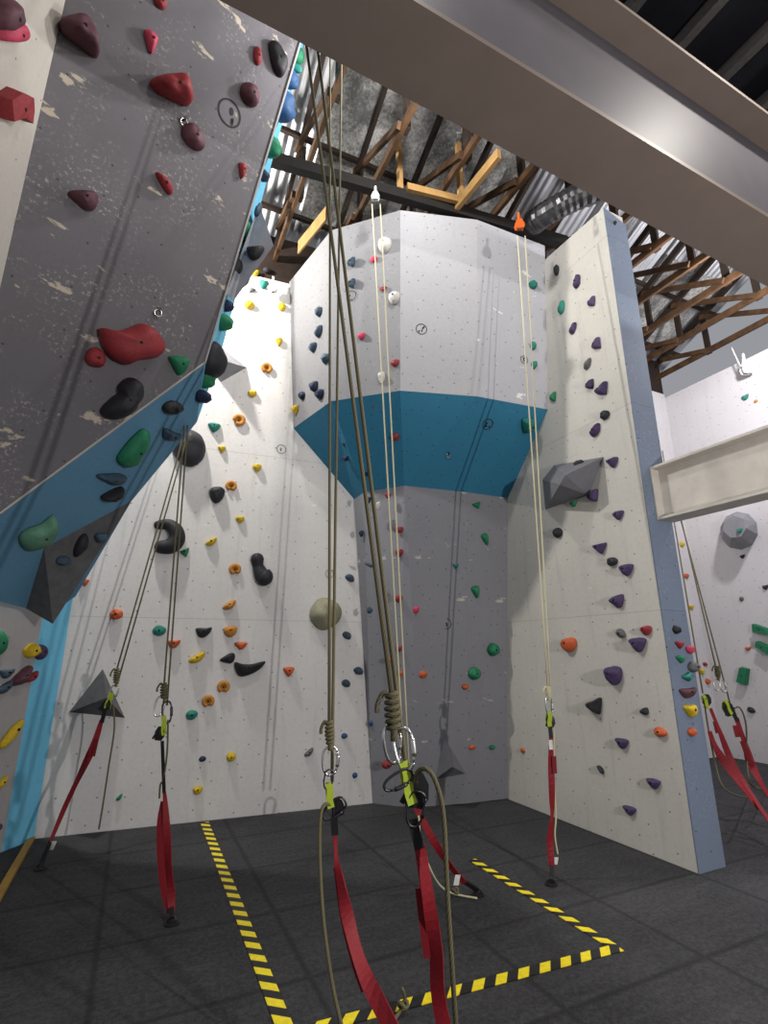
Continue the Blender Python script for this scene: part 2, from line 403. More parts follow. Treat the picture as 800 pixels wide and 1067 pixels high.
# ------------------------------------------------------------------ steel beams
def ibeam(name, c0, c1, h, w, tf, twb, mat, label, cap=False):
    d = (c1 - c0).normalized(); side = d.cross(Z).normalized()
    e = empty(name, (c0 + c1) / 2, label, 'beam'); L = c1 - c0
    MB().bar(c0 + Z * tf / 2, c1 + Z * tf / 2, w, tf).build('flange', mat, e)
    MB().bar(c0 + Z * (h - tf / 2), c1 + Z * (h - tf / 2), w, tf).build('flange', mat, e)
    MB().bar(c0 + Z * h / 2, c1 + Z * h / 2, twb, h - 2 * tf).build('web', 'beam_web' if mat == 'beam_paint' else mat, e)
    if cap:
        MB().box(c0 + Z * h / 2 - d * .006, d * .006, side * w * .5, Z * h * .5).build('end_plate', mat, e)
    return e
zb = 4.4
fe = [PZ(310, 43, zb), PZ(800, 299, zb - .12)]; ne = [PZ(434, 0, zb), PZ(800, 227, zb - .12)]
dB = (fe[1] - fe[0]).normalized(); wB = abs((ne[0] - fe[0]).dot(V((dB.y, -dB.x, 0)).normalized()))
perp = V((dB.y, -dB.x, 0)).normalized()
c0 = fe[0] + perp * wB / 2
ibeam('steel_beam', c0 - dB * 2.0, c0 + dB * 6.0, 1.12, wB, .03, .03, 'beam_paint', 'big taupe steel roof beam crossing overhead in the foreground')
pa = PL['E'].hit(676, 487); pb = PL['E'].hit(684, 542)
hb = pa.z - pb.z; cc = V((pa.x, pa.y, pb.z)) + B * .11
ibeam('steel_beam', cc - A * .016, cc - A * 5.0, hb, .22, .022, .02, 'steel_paint', 'small pale grey steel beam fixed to the blue end of the right wall', True)

# ------------------------------------------------------------------ roof
EV, RG, ZE, ZR = 6.0, .9, 6.98, 9.35
def zroof(a): return ZE + (EV - a) / (EV - RG) * (ZR - ZE) if a > RG else ZR - (RG - a) * .465
def corr(name, b0, b1, a0, a1, mat, step=.1125, amp=.022, off=.2):
    vs = []; fs = []; n = int((b1 - b0) / step * 6); rows = [a0, (a0 + a1) / 2, a1]
    for a in rows:
        for i in range(n + 1):
            b = b0 + (b1 - b0) * i / n; vs.append(R(a, b, zroof(a) + off + amp * math.sin(2 * math.pi * (b - b0) / step)))
    for r_ in range(2):
        for i in range(n): k = r_ * (n + 1) + i; fs.append((k, k + 1, k + n + 2, k + n + 1))
    return mesh_obj(name, vs, fs, mat, None, True)
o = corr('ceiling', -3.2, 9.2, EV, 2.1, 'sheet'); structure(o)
o = corr('ceiling', -3.2, 9.2, 2.1, RG, 'sheet_shade'); structure(o)
o = corr('ceiling', -3.2, 9.2, RG, -4.0, 'sheet_shade'); structure(o)
def foil(b0, b1, a0, a1, label):
    vs = []; fs = []; n = 26; mrow = 40
    for j in range(mrow + 1):
        for i in range(n + 1):
            a = a0 + (a1 - a0) * j / mrow; b = b0 + (b1 - b0) * i / n
            sag = .04 * math.sin(math.pi * i / n) + .025 * noise.noise(V((a * 3, b * 3, 1)))
            vs.append(R(a, b, zroof(a) + .165 - sag))
    for j in range(mrow):
        for i in range(n): k = j * (n + 1) + i; fs.append((k, k + 1, k + n + 2, k + n + 1))
    tag(mesh_obj('foil_insulation', vs, fs, 'foil', None, True), label, 'insulation')
foil(1.38, 4.3, 5.6, 2.0, 'crinkled silver foil insulation sagging under the roof behind the tower')
foil(7.2, 8.7, 5.6, 4.3, 'stained silver foil blanket under the roof of the right bay')
structure(mesh_obj('ceiling', [R(-4, -3.2, 6.98), R(-4, 9.2, 6.98), R(2.6, 9.2, 6.98), R(2.6, -3.2, 6.98)], [(0, 3, 2, 1)], 'sheet_shade'))  # flat lining added under the trusses to keep the near roof black
for i_ in range(9):
    b_ = 3.2 + i_ * .62
    tag(MB().bar(R(2.6, b_, 6.9), R(-4, b_, 6.9), .08, .12).build('ceiling_joist', 'joist_shade'), 'shade-darkened ceiling joist above the big beam, %s from the tower side' % (['first', 'second', 'third', 'fourth', 'fifth', 'sixth', 'seventh', 'eighth', 'ninth'][i_]), 'joist', 'ceiling joists in painted shade')
for nm_, p_, q_ in (('wall_back_eave', Q1 - BD * 1.6, Q0 + BD * 1.6), ('wall_far_eave', R(BA, RB + .2, 0), R(BA, FB, 0))):
    structure(MB().bar(p_ + Z * 6.78 - A * 0 + A * .06, q_ + Z * 6.78 + A * .06, .08, .72).build(nm_, 'wood_dark'))
# trusses
ords = ['first', 'second', 'third', 'fourth', 'fifth', 'sixth', 'seventh', 'eighth', 'ninth', 'tenth', 'eleventh', 'twelfth', 'thirteenth', 'fourteenth', 'fifteenth', 'sixteenth', 'seventeenth', 'eighteenth', 'nineteenth', 'twentieth']
def ordn(i): return ords[i] if i < len(ords) else str(i + 1) + 'th'
ZC = 6.78
def truss(b, label):
    e = empty('roof_truss', R(3, b, ZC), label, 'truss', 'timber roof trusses')
    MB().bar(R(5.85, b, ZC), R(2.7, b, ZC), .045, .10).build('bottom_chord', 'wood', e)
    MB().bar(R(5.95, b, zroof(5.95) - .06), R(2.7, b, zroof(2.7) - .06), .045, .12).build('top_chord', 'wood_dark', e)
    for a in (4.75, 3.5):
        MB().bar(R(a, b + .045, ZC - .04), R(a, b + .045, zroof(a) - .06), .045, .09, up=A).build('post', 'wood_dark', e)
    for a, a2 in ((5.6, 4.75), (4.75, 3.5), (3.5, 2.75)):
        MB().bar(R(a, b - .045, zroof(a) - .1), R(a2, b - .045, ZC), .04, .08).build('brace', 'wood', e)
    return e
bs = [8.62 - .75 * k for k in range(13)]
proto = None
for i, b_ in enumerate(bs):
    lb = 'brown timber roof truss, %s counted from the far right wall' % ordn(i)
    if proto is None: proto = truss(b_, lb); continue
    e = proto.copy(); COL.objects.link(e); e.location = V(proto.location) + B * (b_ - bs[0]); e['label'] = lb
    for ch in list(proto.children):
        c_ = ch.copy(); COL.objects.link(c_); c_.parent = e; c_.matrix_parent_inverse = ch.matrix_parent_inverse
for i, a in enumerate((5.5, 4.7, 3.9, 3.1, 2.3)):
    o = MB().bar(R(a, -3, zroof(a) + .03), R(a, 9.1, zroof(a) + .03), .05, .06).build('purlin', 'wood_dark')
    tag(o, 'dark timber purlin under the roof sheets, %s up from the back wall' % ordn(i), 'purlin', 'roof purlins')
o = MB().bar(PZ(262, 160, 6.55), PZ(590, 253, 6.55), .09, .13).build('roof_beam', 'wood_black'); tag(o, 'dark heavy timber beam running behind the tower top', 'beam')
pq = [PZ(424, 195, 6.62), PZ(476, 208, 6.62)]
o = MB().bar(pq[0], pq[1], .05, .09).build('lit_beam_strip', 'wood_light'); tag(o, 'pale strip for the lit part of the dark beam', 'lit_beam_strip')  # lit part of the dark beam, built as a pale strip
for (p0, p1, lb) in (((415, 146), (417, 200), 'upright yellow pine prop left of the tower crest'), ((477, 150), (480, 208), 'upright yellow pine prop right of the tower crest')):
    q1 = PZ(*p1, 6.6); q0 = P(*p0, q1.y)
    tag(MB().bar(q1, q0, .045, .07, up=A).build('pine_prop', 'wood_light'), lb, 'timber', 'pine props over the tower')
q0 = PZ(311, 258, 6.6); q1 = PZ(340, 222, 6.6)
tag(MB().bar(q0, q1, .02, .2).build('timber_offcut', 'wood_light'), 'tilted orange board beside the left corner of the tower top', 'timber')
q0 = PZ(470, 222, 6.58); q1 = PZ(520, 160, 6.6)
tag(MB().bar(q0, q1, .05, .12).build('pine_joist', 'wood_light'), 'broad pale joist rising from the tower crest to the steel beam', 'timber')
q0 = P(283, 262, 5.3); q1 = P(300, 80, 4.3)
tag(MB().bar(P(262, 225, 4.9), P(304, 70, 3.9), .05, .1).build('pine_joist', 'wood_light'), 'orange pine joist just right of the leaning overhang edge', 'timber')
q = PZ(490, 226, 6.6)
for i, u in enumerate((497, 535)):
    pass
# foil duct
dp = smooth_path([P(556, 232, 5.0), P(570, 222, 4.75), P(600, 206, 4.6), P(640, 192, 4.5)], 10)
mb = MB(); mb.tube(dp, [.13 + .012 * (i % 2) for i in range(len(dp))], 16)
tag(mb.build('foil_duct', 'duct'), 'crumpled grey foil duct above the right wall', 'duct')

# ------------------------------------------------------------------ holds
def circ(n, f): return [(f(2 * math.pi * i / n)) for i in range(n)]
def spow(x, p): return math.copysign(abs(x) ** p, x)
SH = {
 'round': [(math.cos(a) * (1 + .06 * math.sin(2 * a + 1)), math.sin(a) * (1 + .05 * math.cos(3 * a))) for a in [2 * math.pi * i / 18 for i in range(18)]],
 'oval': [(math.cos(a), math.sin(a) * (1 - .15 * math.cos(a))) for a in [2 * math.pi * i / 18 for i in range(18)]],
 'tri': [(-1, .75), (-.5, .95), (.3, 1), (.95, .85), (1, .45), (.7, -.25), (.3, -.85), (0, -1), (-.25, -.85), (-.65, -.2), (-.95, .35)],
 'jug': [(-1, .3), (-.75, .75), (-.2, .9), (.4, 1), (.9, .8), (1, .3), (.8, -.35), (.35, -.85), (-.1, -1), (-.5, -.75), (-.85, -.25)],
 'drop': [(-1, -.55), (-.55, .05), (0, .55), (.5, .9), (.85, 1), (1, .7), (.9, .1), (.55, -.5), (.1, -.9), (-.45, -1), (-.85, -.9)],
 'wedge': [(-1, -.2), (-.3, .5), (.4, 1), (.9, .9), (1, .2), (.85, -.6), (.4, -1), (-.2, -.85), (-.8, -.6)],
 'half': [(-1, .7), (-.4, .85), (.3, .8), (1, 1), (.9, .2), (.5, -.6), (0, -1), (-.5, -.85), (-.85, -.1)],
 'spike': [(-1, .0), (-.6, .3), (.1, .55), (.9, 1), (1, .7), (.8, -.3), (.55, -1), (-.1, -.7), (-.6, -.45)],
 'block': [(-1, -.8), (-.85, .5), (-.5, 1), (.5, .9), (.95, .7), (1, -.5), (.7, -1), (-.3, -.9)],
}
SHN = {'round': 'rounded', 'oval': 'oval', 'tri': 'pointed', 'jug': 'jug', 'drop': 'teardrop', 'wedge': 'wedge', 'half': 'half-moon', 'spike': 'horned', 'block': 'blocky', 'ring': 'horseshoe', 'poly': 'big'}
WN = {'G': 'grey overhang', 'WL': 'white far-left panel', 'U': 'blue belly', 'S': 'blue side strip', 'B': 'white back wall', 'H1': 'tower head', 'H2': 'tower head', 'H4': 'tower head',
      'T1': 'teal underside', 'T2': 'teal underside', 'T3': 'teal underside', 'T4': 'teal underside', 'N1': 'grey tower neck', 'N2': 'grey tower neck', 'N3': 'grey tower neck', 'N4': 'grey tower neck', 'R': 'beige right wall',
      'E': 'slate end panel', 'FR': 'far right wall', 'B2': 'white strip behind pillar', 'LW': 'lower left panel'}
def dens(o, k=2):
    out = []
    n = len(o)
    for i in range(n):
        p0, p1, p2, p3 = [V((*o[(i + d) % n], 0)) for d in (-1, 0, 1, 2)]
        for j in range(k):
            t = j / k
            q = .5 * ((2 * p1) + (p2 - p0) * t + (2 * p0 - 5 * p1 + 4 * p2 - p3) * t * t + (3 * p1 - p0 - 3 * p2 + p3) * t ** 3); out.append((q.x, q.y))
    return out
def inflate(o, h, peak=(0, 0), rings=((1, 0), (1.03, .14), (.97, .4), (.82, .68), (.6, .88), (.33, .98)), jit=.05, seed=0):
    n = len(o); vs = []; fs = []
    sc = max(max(abs(x) for x, y in o), max(abs(y) for x, y in o)) or 1
    for (s, z) in rings:
        for x, y in o:
            k = 1 - s if s < 1 else 0
            px = x * s + peak[0] * k; py = y * s + peak[1] * k
            nz = noise.noise(V((px / sc * 1.6 + seed * 7.3, py / sc * 1.6, z * 2)))
            vs.append((px * (1 + jit * nz), py * (1 + jit * nz), z * h * (1 + (.25 * nz if z > .2 else 0))))
    vs.append((peak[0], peak[1], h))
    R_ = len(rings)
    for r in range(R_ - 1):
        for i in range(n):
            j = (i + 1) % n; fs.append((r * n + i, r * n + j, (r + 1) * n + j, (r + 1) * n + i))
    for i in range(n): fs.append(((R_ - 1) * n + i, (R_ - 1) * n + (i + 1) % n, R_ * n))
    fs.append(tuple(range(n - 1, -1, -1)))
    return vs, fs
HOLDS = []
def ori(o):                       # make the outline counter-clockwise
    a = sum(o[i][0] * o[(i + 1) % len(o)][1] - o[(i + 1) % len(o)][0] * o[i][1] for i in range(len(o)))
    return o if a > 0 else o[::-1]
def hold(wall, u, v, w, h, col, shape='round', rot=0, hf=.6, poly=None, desc=None, bolt=None, sharp=False):
    pl = PL[wall]; seed = len(HOLDS) + 1
    c = pl.hit(u, v); mpp = (cp * (c - CAM).y + sp * (c - CAM).z) / F
    e = .01
    ft = max(.5, min(1.3, (proj(c + pl.t * e) - proj(c)).length / e * mpp)); fu = max(.5, min(1.3, (proj(c + pl.u * e) - proj(c)).length / e * mpp))
    if poly:
        h0 = min(w, h) * mpp * hf
        pts = [pl.hit(x, y, h0 * .35) - pl.n * (h0 * .35) for x, y in poly]; c = sum(pts, V((0, 0, 0))) / len(pts)
        o = [((p - c).dot(pl.t), (p - c).dot(pl.u)) for p in pts]; o = ori(o) if sharp else dens(ori(o), 3); H = h0; W_ = w * mpp
    else:
        W_ = w * mpp / ft; Hh = h * mpp / fu; H = min(W_, Hh) * hf
        c = pl.hit(u, v, H * .45) - pl.n * (H * .45)
        a = math.radians(rot); ca, sa = math.cos(a), math.sin(a)
        if shape != 'ring':
            o = ori([(x * W_ / 2, y * Hh / 2) for x, y in SH[shape]]); o = [(x * ca - y * sa, x * sa + y * ca) for x, y in o]; o = dens(o, 2)
    mat = Matrix((pl.t, pl.u, pl.n)).transposed()
    if shape == 'ring' and not poly:
        arc = []; rr = []; r0 = (W_ + Hh) / 4; tr = r0 * .36
        for i in range(21):
            t = math.radians(rot - 68 + 0 + 316 * i / 20 - 0) ; t = math.radians(-90 + rot + 24 + 312 * i / 20)
            arc.append((math.cos(t) * (r0 - tr), math.sin(t) * (r0 - tr) , tr * .8)); rr.append(tr * (1.0 - .25 * abs(i - 10) / 10))
        mb = MB(); mb.tube(arc, rr, 9)
        back = [(math.cos(2 * math.pi * i / 20) * (r0 - tr * .9), math.sin(2 * math.pi * i / 20) * (r0 - tr * .9)) for i in range(20)]
        vs0, fs0 = inflate(back, tr * .6, jit=0); mb.add([V(p) for p in vs0], fs0)
        vs, fs = [tuple(x) for x in mb.v], mb.f; H = tr * .7
    else:
        pk = (0, 0)
        if shape in ('tri', 'jug', 'half') and not poly: pk = (0, Hh * .12)
        if sharp: vs, fs = inflate(o, H, pk, rings=((1, 0), (1, .5), (.92, .98)), jit=0)
        elif poly:
            vs, fs = inflate(o, H, pk, rings=((1, 0), (1.02, .2), (.95, .5), (.8, .78), (.55, .94), (.3, .99)), jit=.02, seed=seed)
        else: vs, fs = inflate(o, H, pk, jit=.05, seed=seed)
    ob = mesh_obj('climbing_hold', [mat @ V(x) for x in vs], fs, 'h_' + col, None, not sharp)
    ob.location = c
    HOLDS.append((ob, wall, u, v, w, h, col, shape if not poly else 'poly', desc))
    if bolt is None: bolt = min(w, h) >= 9
    if bolt:
        r = min(.011, max(.006, .11 * W_)); mb = MB(); z = H
        pk = pk if (shape != 'ring' or poly) else (0, 0)
        top = c + mat @ V((pk[0], pk[1], H - .004)); mb.tube([top, top + pl.n * .006], r, 8); bo = mb.build('bolt', 'hole')
        # parent with an identity inverse: bolt vertices are in world space
        bo.parent = ob; bo.matrix_parent_inverse = Matrix.Translation(-c)
    return ob
def hs(wall, rows):
    for r in rows: hold(wall, *r)

# grey overhang
hold('G', 85, 37, 38, 40, 'maroon', poly=[(65, 18), (87, 17), (98, 31), (103, 57), (85, 46), (66, 31)], hf=.7, desc='big dark maroon pointed hold')
hold('G', 181, 92, 40, 30, 'red', poly=[(160, 81), (176, 77), (191, 79), (200, 98), (198, 108), (180, 102), (164, 92)], hf=.8, desc='wedge-shaped red jug')
hold('G', 138, 358, 65, 42, 'red', poly=[(105, 343), (120, 345), (135, 342), (150, 337), (164, 346), (171, 361), (165, 372), (146, 375), (132, 380), (114, 369)], hf=.65, desc='largest red hold, bone-shaped')
hold('G', 129, 416, 44, 42, 'black', poly=[(107, 427), (118, 415), (126, 409), (125, 402), (136, 394), (147, 399), (150, 413), (142, 421), (140, 428), (128, 436), (113, 436)], hf=.6, desc='big black two-lobed hold')
hold('G', 290, 61, 19, 38, 'black', poly=[(281, 44), (287, 43), (297, 57), (299, 70), (294, 80), (287, 73), (283, 60)], hf=.5, desc='long dark grey pod hold')
hold('G', 88, 205, 33, 20, 'maroon', 'wedge', 0, .8)
hs('G', [(158, 43, 17, 20, 'pink', 'tri', 15), (168, 2, 14, 14, 'red', 'oval', -40), (172, 191, 18, 18, 'red', 'drop', 100), (203, 142, 29, 21, 'maroon', 'oval', -20), (262, 98, 24, 19, 'maroon', 'oval', -35),
         (269, 58, 11, 16, 'red', 'oval', 20), (253, 178, 10, 15, 'red', 'tri', 10), (101, 373, 22, 20, 'red', 'oval', -15), (188, 381, 21, 19, 'green', 'tri', 15)])
# white far left
hold('WL', 14, 30, 26, 26, 'pink', poly=[(0, 20), (14, 18), (25, 26), (27, 36), (22, 42), (8, 43), (-2, 40)], hf=.6, desc='pink lump low behind the maroon one')
hold('WL', 9, 12, 22, 30, 'maroon', poly=[(-6, 0), (8, -4), (17, 3), (19, 18), (13, 29), (2, 31), (-6, 26)], hf=.9, desc='dark maroon lump in the top corner')
hold('WL', 14, 108, 26, 34, 'red', poly=[(1, 100), (13, 92), (25, 97), (27, 112), (24, 126), (17, 120), (3, 124)], hf=.6, desc='blocky red hold with notched foot', sharp=True)
# blue belly
hold('U', 140, 468, 34, 36, 'green', poly=[(124, 480), (132, 467), (143, 455), (152, 449), (157, 456), (150, 470), (142, 483), (131, 487)], hf=.38, desc='long green teardrop hold')
hold('U', 42, 556, 40, 32, 'mint', poly=[(22, 562), (31, 553), (45, 548), (57, 539), (61, 550), (55, 562), (44, 571), (28, 573)], hf=.4, desc='big pale green streaked hold')
hs('U', [(182, 426, 17, 14, 'black', 'oval', 30, .7), (179, 455, 17, 12, 'slate', 'half', 10, .7), (118, 499, 24, 13, 'slate', 'wedge', 10, .7), (119, 516, 14, 17, 'black', 'drop', 20, .7)])
# back wall
def spine_hold(wall, sp_, col, desc, w, h):
    pl = PL[wall]; pts = []; rr = []
    for u, v, r in sp_:
        c = pl.hit(u, v); mpp = (cp * (c - CAM).y + sp * (c - CAM).z) / F; q = pl.hit(u, v, r * mpp * .45); pts.append(q); rr.append(r * mpp)
    c = sum(pts, V((0, 0, 0))) / len(pts); k = 5; pp = smooth_path(pts, k); r2 = []
    for i in range(len(pp)):
        t = i / k; a = int(t); b_ = min(a + 1, len(rr) - 1); r2.append(rr[a] + (rr[b_] - rr[a]) * (t - a))
    d0 = (pp[0] - pp[1]).normalized(); d1 = (pp[-1] - pp[-2]).normalized()
    pp = [pp[0] + d0 * r2[0] * .95, pp[0] + d0 * r2[0] * .8, pp[0] + d0 * r2[0] * .5] + pp + [pp[-1] + d1 * r2[-1] * .5, pp[-1] + d1 * r2[-1] * .8, pp[-1] + d1 * r2[-1] * .95]
    r2 = [r2[0] * .25, r2[0] * .6, r2[0] * .87] + r2 + [r2[-1] * .87, r2[-1] * .6, r2[-1] * .25]
    mb = MB(); mb.tube([p - c for p in pp], r2, 14)
    mb.v = [v - pl.n * ((v + c - pl.p).dot(pl.n) if (v + c - pl.p).dot(pl.n) < 0 else 0) for v in mb.v]
    ob = mb.build('climbing_hold', 'h_' + col, None, True); ob.location = c
    HOLDS.append((ob, wall, sp_[0][0], sp_[0][1], w, h, col, 'poly', desc))
    j = len(pts) // 2; q = pts[j] + pl.n * rr[j] * .97; bo = MB().tube([q, q + pl.n * .008], .012, 8).build('bolt', 'hole'); bo.parent = ob; bo.matrix_parent_inverse = Matrix.Translation(-c)
spine_hold('B', [(165, 547, 4.5), (175, 546.5, 5.8), (183, 553, 7.6), (184.5, 562, 8), (178, 569, 8), (168, 570, 6.8)], 'black', 'big black kidney-shaped hold', 31, 36)
spine_hold('B', [(268, 583, 7), (269, 590, 5.6), (272, 598, 7.8), (275, 601, 9.5)], 'dark', 'dark bone-shaped hold', 22, 34)
hold('B', 261, 696, 32, 15, 'black', poly=[(245, 690), (253, 692), (263, 692), (276, 689), (272, 696), (263, 702), (251, 705), (246, 699)], hf=.7, desc='black crescent hold')
hold('B', 341, 639, 30, 32, 'olive', 'round', 0, .6, None, 'large olive dome hold')
hold('B', 197, 464, 33, 38, 'dark', 'round', 20, .55, None, 'big dark dome tucked behind blue edge')
hs('B', [(266, 284, 8, 6, 'yellow', 'half', 0), (278, 281, 8, 5, 'dark', 'oval', 0), (275, 296, 9, 8, 'teal', 'half', 0), (263, 302, 7, 5, 'grey', 'wedge', 180), (260, 317, 10, 8, 'yellow', 'round', 0),
         (294, 319, 8, 8, 'yellow', 'round', 0), (291, 356, 7, 8, 'yellow', 'tri', 0), (278, 383, 12, 12, 'amber', 'ring', 0), (263, 410, 9, 7, 'yellow', 'jug', 0), (249, 437, 14, 13, 'amber', 'ring', -60),
         (223, 445, 13, 9, 'teal', 'tri', 0), (231, 468, 8, 7, 'yellow', 'tri', 0), (268, 487, 9, 8, 'yellow', 'jug', 0), (241, 506, 12, 12, 'amber', 'ring', 0), (226, 515, 16, 17, 'dark', 'jug', 0),
         (250, 541, 9, 7, 'yellow', 'jug', 0), (220, 564, 11, 9, 'yellow', 'drop', 0), (192, 575, 9, 10, 'green', 'spike', 0), (245, 593, 13, 13, 'amber', 'ring', 10), (239, 630, 13, 11, 'amber', 'drop', 0),
         (212, 659, 16, 11, 'black', 'half', 0), (240, 658, 14, 12, 'amber', 'jug', 0), (181, 671, 13, 9, 'orange', 'half', 0), (251, 673, 13, 8, 'orange', 'tri', 0), (205, 685, 16, 12, 'yellow', 'drop', 0),
         (237, 686, 15, 11, 'black', 'wedge', 0), (121, 640, 13, 11, 'orange', 'round', 0), (166, 657, 13, 11, 'teal', 'round', 0), (88, 607, 8, 8, 'orange', 'tri', 0), (301, 700, 11, 10, 'orange', 'tri', 0),
         (233, 716, 14, 14, 'amber', 'ring', 0), (217, 731, 14, 14, 'amber', 'ring', 10), (200, 745, 12, 10, 'teal', 'oval', 15), (211, 791, 7, 6, 'navy', 'round', 0), (241, 789, 9, 10, 'yellow', 'round', 0),
         (206, 824, 10, 9, 'yellow', 'jug', 0), (322, 784, 9, 9, 'grey', 'drop', 0), (124, 831, 6, 7, 'green', 'drop', 0), (365, 602, 7, 10, 'slate', 'oval', 60), (362, 662, 7, 10, 'slate', 'oval', 60), (374, 699, 7, 11, 'slate', 'oval', 70),
         (361, 712, 7, 10, 'slate', 'oval', 70), (359, 767, 6, 6, 'blue', 'round', 0), (370, 808, 5, 6, 'blue', 'round', 0)])
# tower
hs('H1', [(331, 325, 7, 8, 'slate', 'jug', 0), (331, 345, 7, 9, 'slate', 'drop', 0), (325, 362, 8, 8, 'slate', 'jug', 0), (338, 373, 8, 9, 'slate', 'round', 0), (326, 403, 7, 10, 'navy', 'jug', 0), (332, 411, 8, 9, 'navy', 'jug', 0),
          (314, 412, 5, 8, 'navy', 'oval', 0), (306.8, 427, 6, 8, 'yellow', 'tri', 0)])
hs('H2', [(365, 273, 9, 9, 'slate', 'spike', 0), (365, 295, 9, 9, 'slate', 'spike', 0), (400, 255, 14, 14, 'white', 'jug', 0), (410, 310, 12, 12, 'white', 'jug', 0), (389, 270, 8, 6, 'pink', 'jug', 0), (399, 301, 7, 5, 'red', 'tri', 0),
          (376, 350, 8, 7, 'pink', 'jug', 0), (411, 378, 9, 7, 'red', 'jug', 0), (397, 393, 7, 12, 'white', 'jug', 0)])
hs('H4', [(556, 296, 8, 8, 'teal', 'round', 0), (556, 360, 6, 8, 'teal', 'round', 0), (557, 380, 6, 8, 'teal', 'jug', 0)])
hs('T1', [(333, 450, 8, 6, 'navy', 'half', 0)])
hs('T2', [(360, 463, 7, 7, 'navy', 'half', 0), (360, 478, 7, 6, 'navy', 'half', 0), (364, 428, 6, 11, 'white', 'jug', 0), (389, 423, 6, 7, 'red', 'jug', 0), (411, 456, 9, 8, 'red', 'jug', 0), (382, 494, 6, 5, 'navy', 'half', 0)])
hold('T4', 551, 445, 12, 15, 'teal', 'tri', 0, .9)
hs('N1', [(376, 556, 5, 7, 'navy', 'jug', 0), (386, 754, 4, 6, 'blue', 'round', 0)])
hs('N2', [(384, 521, 5, 7, 'navy', 'jug', 0), (394, 527, 5, 9, 'white', 'jug', 0), (404, 517, 7, 6, 'red', 'tri', 0), (416, 552, 8, 7, 'red', 'jug', 0), (416, 576, 8, 8, 'red', 'jug', 0), (415, 624, 8, 8, 'red', 'jug', 0),
          (384, 589, 5, 9, 'slate', 'drop', 90), (385, 636, 6, 7, 'slate', 'oval', 0), (416, 676, 6, 6, 'red', 'jug', 0), (404, 688, 7, 6, 'orange', 'round', 0), (417, 702, 5, 6, 'orange', 'round', 0)])
hs('N3', [(433, 636, 8, 9, 'pink', 'jug', 0), (475, 590, 6, 5, 'teal', 'tri', 0), (441, 703, 9, 8, 'orange', 'oval', 0), (403.5, 797, 10, 9, 'red', 'round', 0), (485, 716, 7, 6, 'orange', 'jug', 0)])
hs('N4', [(496, 526, 9, 8, 'green', 'spike', 0), (506, 562, 7, 13, 'green', 'tri', 20), (496, 617, 8, 13, 'green', 'tri', 15), (515, 677, 11, 13, 'green', 'round', 0), (495, 702, 12, 13, 'green', 'round', 0), (492, 779, 7, 5, 'orange', 'round', 0), (513, 779, 6, 5, 'green', 'round', 0)])
# right wall
hs('R', [(579, 281, 6, 11, 'black', 'oval', 0), (600, 293, 9, 11, 'purple', 'drop', 10), (615, 315, 9, 9, 'purple', 'spike', 0), (584, 320, 8, 11, 'teal', 'drop', 10), (596, 342, 8, 9, 'purple', 'drop', 0), (620, 359, 10, 11, 'purple', 'spike', 10),
         (611, 379, 8, 9, 'grey', 'drop', 0), (575, 414, 7, 9, 'green', 'spike', 0), (613, 401, 9, 9, 'purple', 'spike', 0), (625, 406, 13, 12, 'purple', 'spike', 0), (629, 432, 9, 9, 'dark', 'round', 0), (619, 448, 10, 11, 'purple', 'drop', 0),
         (637, 482, 11, 10, 'purple', 'tri', 0), (616, 517, 11, 12, 'purple', 'spike', 0), (597, 525, 7, 6, 'green', 'tri', 0), (643, 537, 11, 9, 'purple', 'tri', 0), (580, 555, 8, 10, 'black', 'round', 0),
         (623, 570, 12, 12, 'purple', 'spike', -20), (637, 585, 10, 9, 'dark', 'oval', 0), (651, 594, 14, 12, 'purple', 'tri', 0), (642, 627, 14, 13, 'purple', 'tri', 15), (591, 672, 14, 15, 'orange', 'jug', 0), (646, 660, 9, 9, 'grey', 'oval', -30),
         (672, 657, 11, 10, 'red', 'jug', 0), (663, 672, 16, 15, 'purple', 'tri', 0), (637, 704, 16, 20, 'purple', 'jug', 0), (617, 735, 15, 17, 'black', 'spike', 0), (670, 741, 9, 8, 'dark', 'wedge', 0), (687, 763, 13, 10, 'orange', 'oval', 0),
         (647, 775, 13, 11, 'purple', 'tri', 0), (625, 802, 6, 8, 'dark', 'drop', 90), (680, 817, 14, 11, 'purple', 'tri', 0), (655, 845, 13, 10, 'purple', 'tri', 0), (544, 782, 4, 5, 'orange', 'round', 0)])
hs('E', [(706, 656, 7, 9, 'black', 'round', 0), (709, 672, 8, 8, 'red', 'tri', 0), (720, 677, 8, 9, 'pink', 'jug', 0), (710, 687, 8, 8, 'green', 'tri', 0), (724, 695, 10, 11, 'grey', 'round', 0), (716, 705, 8, 10, 'teal', 'spike', 0),
         (718, 722, 16, 11, 'maroon', 'half', 0), (721, 741, 12, 13, 'yellow', 'tri', 0), (722, 763, 8, 9, 'orange', 'round', 0), (641, 232, 3, 4, 'black', 'round', 0)])
hs('B2', [(735, 692, 4, 4, 'red', 'round', 0), (732, 700, 5, 6, 'yellow', 'tri', 0), (738, 710, 4, 6, 'orange', 'oval', 0), (711, 567, 4, 5, 'yellow', 'round', 0), (715.5, 600, 4, 5, 'orange', 'round', 0), (720.5, 633, 5, 5, 'yellow', 'tri', 0)])
hs('FR', [(773, 580, 5, 4, 'dark', 'half', 0), (772, 624, 4, 5, 'grey', 'round', 0), (797, 612, 6, 5, 'dark', 'half', 0), (779, 676, 6, 4, 'orange', 'half', 0), (782, 740, 8, 6, 'dark', 'oval', -15), (776, 414, 7, 5, 'teal', 'half', 0), (787, 418, 4, 3, 'amber', 'round', 0)])
hold('FR', 792, 657, 16, 12, 'green', poly=[(786, 650), (800, 655), (803, 662), (786, 659)], hf=.7, desc='upper green wedge block', sharp=True)
